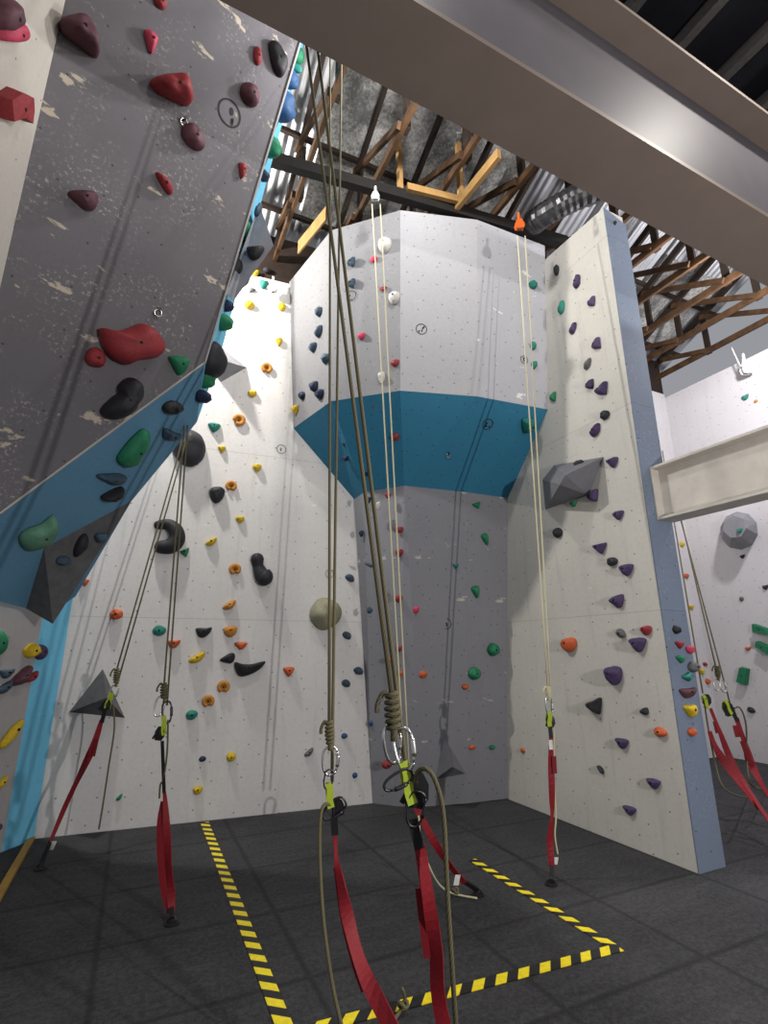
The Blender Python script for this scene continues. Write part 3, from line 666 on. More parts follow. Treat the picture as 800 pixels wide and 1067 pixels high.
hold('FR', 795, 674, 14, 12, 'green', poly=[(790, 668), (803, 674), (803, 683), (789, 674)], hf=.7, desc='middle green wedge block', sharp=True)
hold('FR', 775, 704, 12, 20, 'green', poly=[(773, 695), (780, 697), (778, 714), (769, 711)], hf=.6, desc='lowest green upright block', sharp=True)
# lower left
hold('LW', 2, 670, 14, 24, 'green', poly=[(-6, 660), (4, 658), (8, 667), (6, 677), (-2, 683), (-8, 676)], hf=.6, desc='green hold cut by the frame edge')
hs('LW', [(44, 679, 13, 16, 'purple', 'oval', 30), (35, 678, 16, 15, 'yellow', 'round', 0), (24, 704, 18, 21, 'maroon', 'drop', 0), (34, 705, 13, 12, 'red', 'drop', 0), (8, 702, 14, 10, 'slate', 'half', 0), (6, 716, 16, 14, 'slate', 'drop', 0),
          (3, 815, 10, 12, 'yellow', 'drop', 0), (0, 862, 5, 8, 'purple', 'round', 0)])
spine_hold('LW', [(3, 776, 4), (9, 769, 5.2), (16, 760, 5), (22, 753, 3)], 'yellow', 'long yellow finger-shaped hold', 24, 26)
# side strip: each sits on the blue side panel, turned toward the back of the room
def side_hold(u, v, w, h, col, shape='jug', desc=None, extra=0.0):
    # frame: strip edge point then along the panel; protrudes to the right
    pl = PL['S']; k = max(0, min(1, (v - 48) / (372 - 48)))
    y = A1t.y + (A2.y - A1t.y) * ((v + 0) / 378.0) + .18
    c = P(u, v, y); mpp = (cp * (c - CAM).y + sp * (c - CAM).z) / F
    r = mpp * w / 2; hh = mpp * h / 2
    o = ori([(x * hh * 1.0, yv * hh) for x, yv in SH[shape]])
    up = (A1t - A2).normalized(); n = V((.95, -.1, 0)); n = (n - up * n.dot(up)).normalized(); t = up.cross(n)
    mat = Matrix((t, up, n)).transposed()
    vs, fs = inflate(dens(o, 2), mpp * w * 1.05, seed=len(HOLDS) + 1)
    ob = mesh_obj('climbing_hold', [mat @ V(x) for x in vs], fs, 'h_' + col, None, True)
    ob.location = c - n * (mpp * w * .55)
    HOLDS.append((ob, 'S', u, v, w, h, col, shape, desc)); return ob
for r in [(313, 59, 7, 15, 'green', 'oval'), (311, 72, 7, 8, 'teal', 'round'), (306, 84, 10, 17, 'blue', 'oval'), (299, 113, 15, 28, 'blue', 'oval'), (287, 155, 11, 21, 'green', 'jug'), (277, 184, 6, 12, 'navy', 'jug'),
          (259, 241, 12, 21, 'green', 'jug'), (248, 285, 17, 42, 'black', 'oval'), (237, 319, 12, 14, 'navy', 'jug'), (236, 337, 12, 18, 'green', 'jug'), (227, 378, 13, 38, 'black', 'oval'), (216, 395, 14, 23, 'green', 'jug'), (214, 414, 13, 14, 'navy', 'jug')]:
    side_hold(*r)

# volumes ------------------------------------------------------------
def volume(wall, base, apexes, faces, mat, label):
    """base: pixel outline on the wall; apexes: (u, v, height off the wall)"""
    pl = PL[wall]; vs = [pl.hit(u, v) for u, v in base] + [pl.hit(u, v, h) for u, v, h in apexes]
    cen = sum(vs, V((0, 0, 0))) / len(vs); ff = []
    for f in faces:
        n = (vs[f[1]] - vs[f[0]]).cross(vs[f[2]] - vs[f[0]]); c = sum((vs[i] for i in f), V((0, 0, 0))) / len(f)
        ff.append(f if n.dot(c - cen) > 0 else f[::-1])
    o = mesh_obj('wall_volume', [v - cen for v in vs], ff, mat); o.location = cen
    return tag(o, label, 'climbing volume', 'angular grey volumes bolted to the walls')
vL = volume('B', [(107, 697), (72, 742), (130, 748)], [(111, 727, .32)], [(0, 1, 3), (1, 2, 3), (2, 0, 3), (0, 2, 1)], 'vol', 'dark grey pyramid volume low on the left of the white back wall')
volume('U', [(46, 571), (137, 522), (92, 585), (27, 634)], [(55, 650, .28)], [(0, 1, 4), (1, 2, 4), (2, 3, 4), (3, 0, 4), (0, 3, 2, 1)], 'vol', 'large dark grey wedge volume hanging under the blue belly')
volume('R', [(577, 485), (629, 476), (613, 516), (568, 531), (565, 500)], [(589, 495, .38), (583, 505, .36)], [(0, 1, 5), (1, 2, 5), (2, 6, 5), (2, 3, 6), (3, 4, 6), (4, 0, 6), (0, 5, 6), (0, 4, 3, 2, 1)], 'vol_mid', 'grey faceted diamond volume on the beige right wall')
volume('N3', [(463, 768), (485, 806), (453, 812)], [(471, 799, .2)], [(0, 1, 3), (1, 2, 3), (2, 0, 3), (0, 2, 1)], 'vol_mid', 'small grey pyramid volume near the foot of the tower neck')
volume('B', [(228, 360), (257, 383), (230, 398), (216, 380)], [(234, 376, .3)], [(0, 1, 4), (1, 2, 4), (2, 3, 4), (3, 0, 4), (0, 3, 2, 1)], 'vol_light', 'pale pointed volume on the back wall poking past the blue edge')
# grey volume on the side strip
ys = 3.78
vv = [P(270, 212, ys - .1), P(285, 256, ys - .05), P(243, 314, ys + .05), P(236, 306, ys + .0), P(258, 245, ys + .3)]
cen = sum(vv, V((0, 0, 0))) / 5
o = mesh_obj('wall_volume', [v - cen for v in vv], [(0, 1, 2, 3), (0, 4, 1), (1, 4, 2), (2, 4, 3), (3, 4, 0)], 'vol_light'); o.location = cen
tag(o, 'pale grey volume projecting from the upper blue side strip', 'climbing volume', 'angular grey volumes bolted to the walls')
def free_hold(c, n, w, h, col, shape, desc, wall, u, v, hf=.6):
    pl = Plane(c, n); mpp = (cp * (c - CAM).y + sp * (c - CAM).z) / F
    o = dens(ori([(x * w * mpp / 2, y * h * mpp / 2) for x, y in SH[shape]]), 2); vs, fs = inflate(o, min(w, h) * mpp * hf, seed=len(HOLDS) + 2)
    mat = Matrix((pl.t, pl.u, pl.n)).transposed(); ob = mesh_obj('climbing_hold', [mat @ V(x) for x in vs], fs, 'h_' + col, None, True); ob.location = c
    HOLDS.append((ob, wall, u, v, w, h, col, shape, desc)); return ob
def on_face(a, b_, c_, u, v): return plane3(a, b_, c_).hit(u, v), plane3(a, b_, c_).n
c, n = on_face(vv[0], vv[1], vv[2], 266, 265); free_hold(c, n, 18, 14, 'black', 'half', 'black hold on the pale volume of the side strip', None, 0, 0)
c, n = on_face(vv[0], vv[1], vv[2], 269, 219); free_hold(c, n, 8, 14, 'slate', 'drop', 'blue-grey hold at the top tip of the pale side volume', None, 0, 0)
uv1 = [PL['U'].hit(46, 571), PL['U'].hit(137, 522), PL['U'].hit(55, 650, .28)]
for (u, v, w, h, col, sh, d) in ((84, 568, 12, 25, 'black', 'oval', 'long black hold on the wedge volume under the belly'), (104, 560, 13, 11, 'slate', 'jug', 'blue-grey hold right of the black one on wedge volume'), (66, 584, 15, 10, 'slate', 'oval', 'pale blue-grey oval hold low on the wedge volume')):
    c, n = on_face(*uv1, u, v); free_hold(c, n, w, h, col, sh, d, None, 0, 0)
rv = [PL['R'].hit(577, 485), PL['R'].hit(629, 476), PL['R'].hit(589, 495, .38)]
c, n = on_face(*rv, 603, 483); free_hold(c, n, 11, 6, 'dark', 'oval', 'dark hold on top of the diamond volume', None, 0, 0)
# octagon dome
pl = PL['FR']; oc = [(770 + 20 * math.cos(2 * math.pi * i / 10 + .2), 553 + 20 * math.sin(2 * math.pi * i / 10 + .2)) for i in range(10)]
ocm = [(765 + 12.5 * math.cos(2 * math.pi * i / 7 + .1), 549 + 12 * math.sin(2 * math.pi * i / 7 + .1)) for i in range(7)]
vs = [pl.hit(u, v) for u, v in oc] + [pl.hit(u, v, .42) for u, v in ocm]; cen = sum(vs, V((0, 0, 0))) / len(vs)
bm = bmesh.new()
for v in vs: bm.verts.new(v - cen)
bmesh.ops.convex_hull(bm, input=bm.verts); me = bpy.data.meshes.new('wall_volume'); bm.to_mesh(me); bm.free(); me.materials.append(M['vol_light'])
o = bpy.data.objects.new('wall_volume', me); o.location = cen; COL.objects.link(o); tag(o, 'round faceted pale grey dome volume on the far right wall', 'climbing volume', 'angular grey volumes bolted to the walls')
c = pl.hit(771, 553, .42); free_hold(c, pl.n, 5, 5, 'teal', 'tri', 'teal hold on the round faceted dome volume', None, 0, 0)

# labels for holds
grp = {}
for h_ in HOLDS:
    if h_[1] is None: continue
    grp.setdefault((WN[h_[1]], h_[6]), []).append(h_)
CN = dict(slate='blue-grey', navy='navy', mint='pale green', dark='charcoal', amber='ochre')
used = set()
for h_ in HOLDS:
    if h_[1] is None: tag(h_[0], h_[8], 'climbing hold', 'climbing holds on the volumes')
for (wn, col), L in grp.items():
    L.sort(key=lambda r: (r[3], r[2])); cn = CN.get(col, col)
    for i, r in enumerate(L):
        d = r[8]
        if d is None:
            sz = 'tiny' if r[4] * r[5] < 40 else 'small' if r[4] * r[5] < 110 else 'medium' if r[4] * r[5] < 300 else 'large'
            d = '%s %s %s hold' % (sz, cn, SHN[r[7]])
        if r[8] is not None: lb = '%s on the %s' % (d, wn)
        elif len(L) == 1: lb = '%s on the %s, its only %s one' % (d, wn, cn)
        else:
            rk = 'highest' if i == 0 else 'lowest' if i == len(L) - 1 else '%s highest' % ordn(i)
            lb = '%s on the %s, %s of its %s ones' % (d, wn, rk, cn)
        while lb in used: lb += ' too'
        used.add(lb); tag(r[0], lb, 'climbing hold', '%s holds on the %s' % (cn, wn))

# ------------------------------------------------------------------ stickers, eye bolts
def sticker(wall, u, v, d, label, marks=4, sd=1, col='ink'):
    pl = PL[wall]; c = pl.hit(u, v); mpp = (cp * (c - CAM).y + sp * (c - CAM).z) / F
    r = d * mpp / 2; n = 24; vs = []; fs = []; rnd = random.Random(sd)
    for k in range(n):
        a = 2 * math.pi * k / n
        for q in (r, r * .87): vs.append(pl.t * (q * math.cos(a)) + pl.u * (q * math.sin(a)) + pl.n * .003)
    for k in range(n): j = (k + 1) % n; fs.append((2 * k, 2 * j, 2 * j + 1, 2 * k + 1))
    for i in range(marks):
        x = rnd.uniform(-.45, .45) * r; y = rnd.uniform(-.45, .45) * r; w = rnd.uniform(.07, .2) * r; h = rnd.uniform(.15, .32) * r; a = rnd.uniform(-.5, .5)
        b0 = len(vs)
        for k in range(8):
            t = 2 * math.pi * k / 8; px = w * math.cos(t); py = h * math.sin(t)
            vs.append(pl.t * (x + px * math.cos(a) - py * math.sin(a)) + pl.u * (y + px * math.sin(a) + py * math.cos(a)) + pl.n * .003)
        fs.append(tuple(range(b0, b0 + 8)))
    o = mesh_obj('round_marker', vs, fs, col); o.location = c
    tag(o, label, 'marker', 'round printed markers on the walls')
sticker('G', 239, 118, 26, 'black printed ring marker upper right of the grey overhang', 3, 5)
sticker('H3', 439, 343, 12, 'round marker on the brightest front panel of the tower head', 5, 2)
sticker('H2', 366, 308, 11, 'round marker under the two blue-grey horns on tower head', 2, 3)
sticker('H4', 546, 375, 9, 'round marker beside the pale ropes on the tower head', 5, 4)
sticker('H4', 518, 290, 9, 'round marker high on the right panel of the tower head', 1, 6)
sticker('T3', 508, 442, 12, 'black round marker on the teal underside', 5, 7)
sticker('T2', 386, 448, 8, 'small dark ring on the left of the teal underside', 1, 8)
sticker('N3', 438, 518, 12, 'round marker at the top of the grey tower neck', 3, 9)
sticker('N4', 498, 559, 10, 'round marker left of a green hold on the tower neck', 2, 10)
sticker('N3', 465, 650, 11, 'round marker halfway down the grey tower neck', 5, 11)
sticker('B', 293, 468, 10, 'pale ringed hole at the right of the white back wall', 2, 12, 'h_grey')
sticker('B', 343, 598, 9, 'faint ring above the olive dome on the back wall', 2, 13, 'h_grey')
def eyebolt(wall, u, v, label, d=9):
    pl = PL[wall]; c = pl.hit(u, v); mpp = (cp * (c - CAM).y + sp * (c - CAM).z) / F; r = d * mpp / 2
    e = empty('bolt_hanger', c, label, 'bolt hanger', 'steel bolt hangers')
    MB().tube([c + pl.t * (r * .8 * math.cos(a)) + pl.u * (r * .8 * math.sin(a) - r) + pl.n * (r * .5) for a in [2 * math.pi * i / 16 for i in range(16)]], r * .22, 8, True).build('ring', 'chrome', e, True)
    MB().tube([c, c + pl.n * r * .9], r * .4, 8).build('bolt', 'gun', e)
eyebolt('G', 192, 124, 'steel ring hanger above the maroon oval hold on the overhang')
eyebolt('G', 165, 322, 'steel ring hanger above the largest red hold on the overhang')
eyebolt('T3', 467, 472, 'small steel hanger on the teal underside', 5)

# ------------------------------------------------------------------ hazard tape
def tape(p, q, w, label, z=.004):
    p, q = V(p), V(q); d = (q - p).normalized(); s = V((-d.y, d.x, 0)); L = (q - p).length; n = 12; vs = []; uv = []; fs = []
    for zz in (z, z - .003):
        for i in range(n + 1):
            for k in (-1, 1): vs.append(p + d * (L * i / n) + s * (w / 2 * k) + Z * zz); uv.append((L * i / n, w / 2 * k))
    N = 2 * (n + 1)
    for i in range(n): fs.append((2 * i + 1, 2 * i, 2 * i + 2, 2 * i + 3))
    for i in range(n): fs.append((N + 2 * i, N + 2 * i + 1, N + 2 * i + 3, N + 2 * i + 2))
    o = mesh_obj('hazard_tape', vs, fs, 'tape', None, False, uv); tag(o, label, 'floor tape', 'hazard tape strips on the floor')
tape(PZ(213, 857, 0), PZ(312, 1110, 0), .075, 'yellow and black hazard tape running up the left of the floor')
tape(PZ(492, 896, 0), PZ(641, 988, 0), .066, 'short hazard tape strip slanting toward the right wall')
tape(PZ(645, 988, 0), PZ(300, 1079.5, 0), .07, 'hazard tape strip crossing the floor at the bottom front', .005)

# ------------------------------------------------------------------ ropes and hardware
XR = V((1, 0, 0))
def rope(strands, r, label, mat='rope', knot=None, tails=()):
    """strands: list of (list of points); knot=(centre top, centre bottom, radius)"""
    e = empty('climbing_rope', strands[0][-1], label, 'rope', 'ropes hanging from the roof')
    for s_ in strands:
        MB().tube(s_, r, 8).build('strand', mat, e, True)
    if knot:
        a, b_, kr = knot; d = b_ - a; pts = []; ax = d.normalized(); sx = ax.cross(V((0, 1, 0))).normalized(); sy = ax.cross(sx); N = 72; turns = 6
        for i in range(N + 1):
            t = i / N; q = 2 * math.pi * turns * t; k = kr * (.75 + .35 * math.sin(math.pi * t) * (1 if i % 3 else .9))
            pts.append(a + d * t + sx * (math.cos(q) * k) + sy * (math.sin(q) * k))
        mb = MB(); mb.tube(pts, r * 1.02, 8); mb.tube(smooth_path([a, a + d * .5 + sx * kr * .2, b_ + d * .25], 4), r * 1.6, 8)
        tl = a + d * .1 - sx * kr
        mb.tube(smooth_path([a + d * .2, a - sx * kr * 1.2 - d * .02, a - sx * kr * 2.4 + d * .25, a - sx * kr * 2.6 + d * .5], 5), r, 8)
        mb.build('knot', mat, e, True)
    for t_ in tails: MB().tube(smooth_path(t_, 8), r, 8).build('tail', mat, e, True)
    return e
def carabiner(c, h, w, rot, mat, label, yaw=0.0, lean=0.0):
    """closed D-shaped ring, upright in the x-z plane then rolled and yawed"""
    e = empty('carabiner', c, label, 'carabiner', 'climbing carabiners'); r = h * .046
    rm = Matrix.Rotation(yaw, 3, 'Z') @ Matrix.Rotation(math.radians(rot), 3, 'Y') @ Matrix.Rotation(lean, 3, 'X')
    o = []
    for i in range(36):
        a = 2 * math.pi * i / 36; x = spow(math.cos(a), .75) * w / 2 * (1 + .16 * math.sin(a)); z = spow(math.sin(a), .8) * h / 2; o.append((x, z))
    pt = [c + rm @ V((x, 0, z)) for x, z in o]
    g = [i for i in range(36)]
    MB().tube([pt[i % 36] for i in range(4, 33 + 0)], r, 8).build('body', mat, e, True)
    ga = MB().tube([pt[i % 36] for i in range(32, 41)], r * .85, 8).build('gate', mat, e, True)
    q = [pt[i % 36] for i in range(34, 39)]; sl = MB().tube(q, r * 1.5, 8).build('sleeve', mat, None, True); sl.parent = ga
    return e
def belay(c, h, label, roll=0):
    e = empty('belay_device', c, label, 'belay device', 'lime and black belay devices')
    rm = Matrix.Rotation(math.radians(roll), 3, 'Y')
    o = [(-.3, -.5), (.2, -.5), (.38, -.2), (.34, .2), (.12, .5), (-.2, .48), (-.38, .1)]
    for nm, m_, y0, sc in (('side_plate', 'blackp', -.13, 1), ('side_plate', 'lime', .06, .9)):
        oo = ori([(x * h * sc, z * h * sc) for x, z in o]); n = len(oo)
        vs = [c + rm @ V((x, y0 * h + dy * h, z)) for dy in (0, .07) for x, z in oo]
        fs = [tuple(range(n)), tuple(range(2 * n - 1, n - 1, -1))] + [(i, i + n, (i + 1) % n + n, (i + 1) % n) for i in range(n)]
        mesh_obj(nm, vs, [f[::-1] for f in fs], m_, e)
    MB().tube([c + rm @ V((.1 * h, -.14 * h, .1 * h)), c + rm @ V((.1 * h, .14 * h, .1 * h))], h * .16, 12).build('cam', 'gun', e)
    MB().bar(c + rm @ V((-.2 * h, -.16 * h, .1 * h)), c + rm @ V((-.42 * h, -.2 * h, -.4 * h)), h * .1, h * .14).build('handle', 'blackp', e)
    return e
def sling(p, q, w, label):
    e = MB(); d = q - p
    e.ribbon(smooth_path([p, p + d * .3 + XR * w * .15, p + d * .7 - XR * w * .1, q], 4), [w] * 13, .004, V((1, .25, 0)))
    e.ribbon(smooth_path([p + V((0, .012, 0)), p + d * .5 + V((-.2 * w, .02, 0)), q + V((0, .012, 0))], 6), [w * .9] * 13, .004, V((1, -.2, 0)))
    o = e.build('lime_sling', 'lime'); tag(o, label, 'sling', 'lime slings'); return o
def ground_anchor(p, label):
    e = empty('floor_anchor', V((p.x, p.y, 0)), label, 'floor anchor', 'black floor anchors')
    c = V((p.x, p.y, 0))
    MB().tube([c + Z * .001, c + Z * .008], .045, 14).build('base_plate', 'blackp', e)
    MB().tube([c + V((.025 * math.cos(t), 0, .012 + .03 * math.sin(t))) for t in [math.pi * i / 10 for i in range(11)]], .006, 8).build('ring', 'gun', e, True)
def strap(path, widths, label, sleeve0=None, sleeve1=None, flap=None, tag_at=None, side=XR, mat='redweb', th=.006):
    e = empty('webbing_strap', path[-1], label, 'strap', 'red webbing tether straps')
    k = 6; sp_ = smooth_path(path, k); ww = []
    for i in range(len(sp_)):
        t = i / k; a = int(min(t, len(widths) - 1)); b_ = min(a + 1, len(widths) - 1); ww.append(widths[a] + (widths[b_] - widths[a]) * (t - a))
    sd = [(side + V((0, .5 * math.sin(i * .35), 0))) for i in range(len(sp_))]
    MB().ribbon(sp_, ww, th, sd).build('webbing', mat, e)
    if sleeve0: MB().ribbon(smooth_path(sleeve0[0], 4), [sleeve0[1]] * 99, th * 2, side).build('sleeve', 'blackp', e)
    if sleeve1: MB().ribbon(smooth_path(sleeve1[0], 4), [sleeve1[1]] * 99, th * 2, side).build('sleeve', 'blackp', e)
    for f_ in (flap or []):
        MB().ribbon(smooth_path(f_[0], 5), [f_[1]] * 99, th, side).build('folded_webbing', f_[2] if len(f_) > 2 else 'redweb_dark', e)
    if tag_at is not None:
        p, w, h = tag_at; MB().box(p, V((w / 2, 0, 0)), V((0, .002, 0)), V((w * .2, 0, h / 2))).build('paper_tag', 'whitep', e)
    return e
def pulley(c, s, mat, label):
    e = empty('pulley', c, label, 'pulley', 'rope pulleys at the roof')
    o = [(-.35, -.5), (.35, -.5), (.45, -.1), (.2, .5), (-.2, .5), (-.45, -.1)]
    for y0 in (-.2, .12):
        n = 6; vs = [c + V((x * s, (y0 + dy) * s, z * s)) for dy in (0, .08) for x, z in o]
        mesh_obj('cheek_plate', vs, [(0, 1, 2, 3, 4, 5), (11, 10, 9, 8, 7, 6)] + [(i, i + 6, (i + 1) % 6 + 6, (i + 1) % 6) for i in range(6)], mat, e)
    MB().tube([c + V((0, -.12 * s, -.15 * s)), c + V((0, .12 * s, -.15 * s))], s * .3, 14).build('wheel', 'chrome', e, True)
    MB().tube([c + Z * s * .4, c + Z * s * 1.3], s * .12, 8).build('hanger', mat, e)

def lin(p, q, n=8): return [p + (q - p) * (i / n) for i in range(n + 1)]
def mp(Y, u=400, v=800):                  # metres per pixel at depth Y near image row v
    c = P(u, v, Y); return (cp * c.y + sp * (c.z - HC)) / F
# --- R4: the nearest set
Y4 = 1.78; k4 = mp(Y4)
ra = .0076
def upto(p, q, z): return q + (p - q) * ((z - q.z) / (p.z - q.z))
rope([lin(upto(P(318, 38, 2.0), P(408, 724, Y4), 6.95), P(408, 724, Y4)), lin(upto(P(329, 36, 2.0), P(423, 800, Y4 + .03), 6.95), P(423, 800, Y4 + .03)) + smooth_path([P(423, 800, Y4 + .03), P(431, 808, Y4), P(433, 815, Y4)], 3)[1:]], ra,
     'dark olive rope pair with big knot, nearest the camera', 'rope_dark', (P(408, 722, Y4), P(410, 762, Y4), 6.5 * k4),
     [[P(432, 815, Y4 - .02), P(436, 803, Y4 - .03), P(445, 802, Y4 - .05), P(454, 815, Y4 - .06), P(462, 850, Y4 - .06), P(466, 930, Y4 - .06), P(471, 1010, Y4 - .05), P(476, 1085, Y4)]])
carabiner(P(409, 775, Y4 + .02), 38 * k4, 20 * k4, -8, 'chrome', 'silver carabiner left of pair under the big knot', .5)
carabiner(P(421, 780, Y4 - .01), 40 * k4, 21 * k4, -10, 'chrome', 'silver carabiner right of pair, clipped to the nearest lime sling', -.35)
sling(P(420, 794, Y4 - .015), P(430, 838, Y4 - .015), 10 * k4, 'widest lime sling, nearest the camera')
carabiner(P(415, 813, Y4 - .03), 32 * k4, 14 * k4, 68, 'gun', 'black carabiner lying sideways across the nearest lime sling', .3)
belay(P(434, 822, Y4 + .02), 34 * k4, 'black belay device beside the nearest lime sling', 8)
carabiner(P(433, 843, Y4 - .01), 32 * k4, 18 * k4, 12, 'gun', 'dark carabiner at the top of the nearest red strap', .2)
e4 = V((.33, 1.95, 0)); s0 = P(437, 880, Y4)
strap([s0, P(445, 930, Y4 + .02), P(454, 990, Y4 + .06), P(462, 1067, Y4 + .1), e4 + Z * .05], [11 * k4, 13 * k4, 14 * k4, 14 * k4, 13 * k4], 'nearest red strap falling steeply past the bottom edge',
      ([P(430, 853, Y4), P(433, 868, Y4), P(437, 884, Y4)], 10 * k4), None, [([P(436, 925, Y4 + .035), P(440, 960, Y4 + .05), P(445, 998, Y4 + .06)], 7 * k4)])
ground_anchor(e4, 'black floor anchor nearest the camera')
# --- R3
Y3 = 2.45; k3 = mp(Y3)
rope([lin(PZ(344, 38, 6.72), P(343, 752, Y3)), lin(PZ(356, 40, 6.72), P(346, 800, Y3 + .03)) + [P(346, 815, Y3 + .02)]], .0075, 'olive rope pair hanging vertically left of the nearest ropes', 'rope',
     (P(343, 752, Y3), P(344, 776, Y3), 3.6 * k3), [[P(346, 840, Y3), P(339, 838, Y3 - .02), P(334, 850, Y3 - .04), P(333, 890, Y3 - .05), P(337, 960, Y3 - .08), P(347, 1030, Y3 - .1), P(360, 1085, Y3 - .12)]])
carabiner(P(344, 793, Y3), 27 * k3, 16 * k3, 0, 'chrome', 'oval silver carabiner under the knot left of centre', .2)
carabiner(P(342, 812, Y3 - .01), 18 * k3, 9 * k3, 10, 'gun', 'small black carabiner below the oval silver one', .4)
sling(P(342, 816, Y3 - .01), P(345, 842, Y3 - .01), 7 * k3, 'narrow lime sling left of centre')
carabiner(P(348, 843, Y3 + .01), 26 * k3, 14 * k3, 55, 'gun', 'tilted black carabiner above the left-centre red strap', .2)
belay(P(352, 840, Y3 + .03), 18 * k3, 'black belay device on the left-centre rope', -20)
e3 = V((.26, 2.05, 0))
strap([P(349, 866, Y3), P(350, 894, Y3), P(354, 915, Y3), P(361, 950, Y3 - .03), P(374, 1000, Y3 - .1), P(398, 1052, Y3 - .2), e3 + Z * .06], [4 * k3, 4 * k3, 8 * k3, 12 * k3, 12 * k3, 14 * k3, 12 * k3], 'twisted red strap left of centre trailing to the bottom edge',
      ([P(348, 853, Y3), P(349, 870, Y3)], 7 * k3), None, [([P(351, 903, Y3 + .01), P(358, 955, Y3), P(369, 1000, Y3 - .08), P(380, 1032, Y3 - .14)], 7 * k3)])
ground_anchor(e3, 'black floor anchor of the twisted red strap')
# short knotted rope end lying on the front tape
mb = MB(); a_ = PZ(420, 1052, .02); mb.tube(smooth_path([PZ(411, 1062, .012), PZ(419, 1050, .02), PZ(422, 1042, .04), P(419, 1030, a_.y)], 6), .008, 8); mb.tube([a_ + V((.02 * math.cos(t), .012 * math.sin(t), .01 * math.sin(2 * t) + .02)) for t in [2 * math.pi * i / 14 for i in range(14)]], .009, 8, True)
tag(mb.build('rope_end', 'rope', None, True), 'short knotted olive rope end on the front hazard tape', 'rope')
# --- pale rope pair in front of the tower and second strap
Y7 = 3.85; k7 = mp(Y7)
pt = P(391, 206, 4.35)
rope([lin(P(387.5, 213, 4.35), P(421, 800, Y7)), lin(P(396, 213, 4.35), P(426, 800, Y7 + .03))], .0062, 'pale rope pair in front of the left panels of the tower', 'rope_pale', None,
     [[P(436, 850, Y7), P(439, 880, Y7), P(448, 905, Y7), P(458, 922, 4.0), PZ(472, 931, .015), PZ(497, 936, .015)], ])
pulley(pt + Z * .02, .10, 'whitep', 'white pulley above the left panels of the tower')
e7 = PZ(498, 933, 0)
carabiner(P(430, 818, Y7), .13, .07, 8, 'chrome', 'silver carabiner half hidden behind the nearest belay device', .3)
strap([P(432, 838, Y7), P(447, 868, Y7 + .04), P(465, 897, Y7 + .1), P(484, 920, Y7 + .16)], [6 * k7, 8 * k7, 7.5 * k7, 6 * k7], 'red strap slanting right behind the nearest one', None,
      ([P(483, 918, Y7 + .16), e7 + Z * .03], 5 * k7), None, (P(476, 917, Y7 + .1), .035, .06))
ground_anchor(e7, 'black floor anchor in the middle of the floor')
mb = MB(); c_ = PZ(474, 930, .02); mb.tube([c_ + V((.02 * math.cos(t), .015 * math.sin(t), .012 * math.sin(2 * t) + .012)) for t in [2 * math.pi * i / 14 for i in range(14)]], .01, 8, True)
tag(mb.build('rope_knot', 'rope', None, True), 'small knot in the pale rope lying mid floor', 'knot')
# --- R2
Y2 = 3.78; k2 = mp(Y2)
rope([lin(P(206, 262, 4.9), P(171, 712, Y2)), lin(P(209, 262, 4.9), P(174, 735, Y2 + .03))], .0068, 'olive rope pair behind the blue prow, right of two', 'rope_dark', (P(171, 712, Y2), P(171, 728, Y2), 3 * k2), [[P(175, 750, Y2), P(174, 785, Y2), P(170, 812, Y2), P(167, 818, Y2), P(166, 832, Y2)]])
carabiner(P(166, 736, Y2), 20 * k2, 9 * k2, 8, 'chrome', 'silver carabiner under right-hand prow rope, left one', .4)
carabiner(P(174, 742, Y2 + .01), 22 * k2, 9 * k2, -8, 'gun', 'dark carabiner under right-hand prow rope', .2)
sling(P(170, 746, Y2 - .01), P(171, 766, Y2 - .01), 4.5 * k2, 'lime sling under the right-hand prow rope')
belay(P(167, 764, Y2), 14 * k2, 'black belay device under the right-hand prow rope', 5)
e2 = PZ(179, 963, 0)
strap([P(171, 822, Y2), P(173, 850, Y2), P(175, 895, Y2 - .02), P(178, 930, Y2 - .04), P(179, 955, Y2 - .07)], [2.5 * k2, 6 * k2, 9 * k2, 8 * k2, 5 * k2], 'looped red strap hanging straight at the left of the floor', ([P(169, 772, Y2), P(170, 800, Y2), P(171, 826, Y2)], 3 * k2),
      ([P(178, 946, Y2 - .06), e2 + Z * .03], 5 * k2), [([P(171, 835, Y2 + .02), P(167, 860, Y2), P(168, 900, Y2 - .02), P(172, 932, Y2 - .04), P(178, 950, Y2 - .06)], 7 * k2, 'redweb')])
ground_anchor(e2, 'black floor anchor under the looped red strap')
# --- R1
Y1 = 4.72; k1 = mp(Y1)
rope([lin(P(256, 228, 5.25), P(121, 700, Y1)), lin(P(259, 230, 5.25), P(124, 706, Y1 + .03))], .0075, 'olive rope pair behind the blue prow, left and slanting', 'rope', (P(122, 697, Y1), P(121, 712, Y1), 2.6 * k1),
     [[P(118, 735, Y1), P(119, 760, Y1), P(113, 800, Y1), P(107, 840, Y1), P(103, 864, Y1)]])
carabiner(P(118, 722, Y1), 16 * k1, 8 * k1, 14, 'chrome', 'silver carabiner under the left slanting prow rope', .2)
sling(P(116, 722, Y1 - .01), P(111, 738, Y1 - .01), 5 * k1, 'lime sling in front of the dark pyramid volume')
belay(P(111, 735, Y1), 13 * k1, 'belay device in front of the dark pyramid volume', 15)
e1 = PZ(42, 906, 0)
strap([P(106, 750, Y1), P(97, 778, Y1), P(84, 806, Y1), P(68, 840, Y1 - .06), P(53, 876, Y1 - .12)], [4 * k1, 7 * k1, 8 * k1, 5 * k1, 3 * k1], 'long red strap slanting down to the far left corner', ([P(110, 738, Y1), P(106, 753, Y1)], 4 * k1),
      ([P(53, 876, Y1 - .12), e1 + Z * .04], 3.5 * k1), [([P(101, 770, Y1 - .01), P(97, 788, Y1 - .01)], 4 * k1)], (P(54, 881, Y1 - .13), .05, .06))
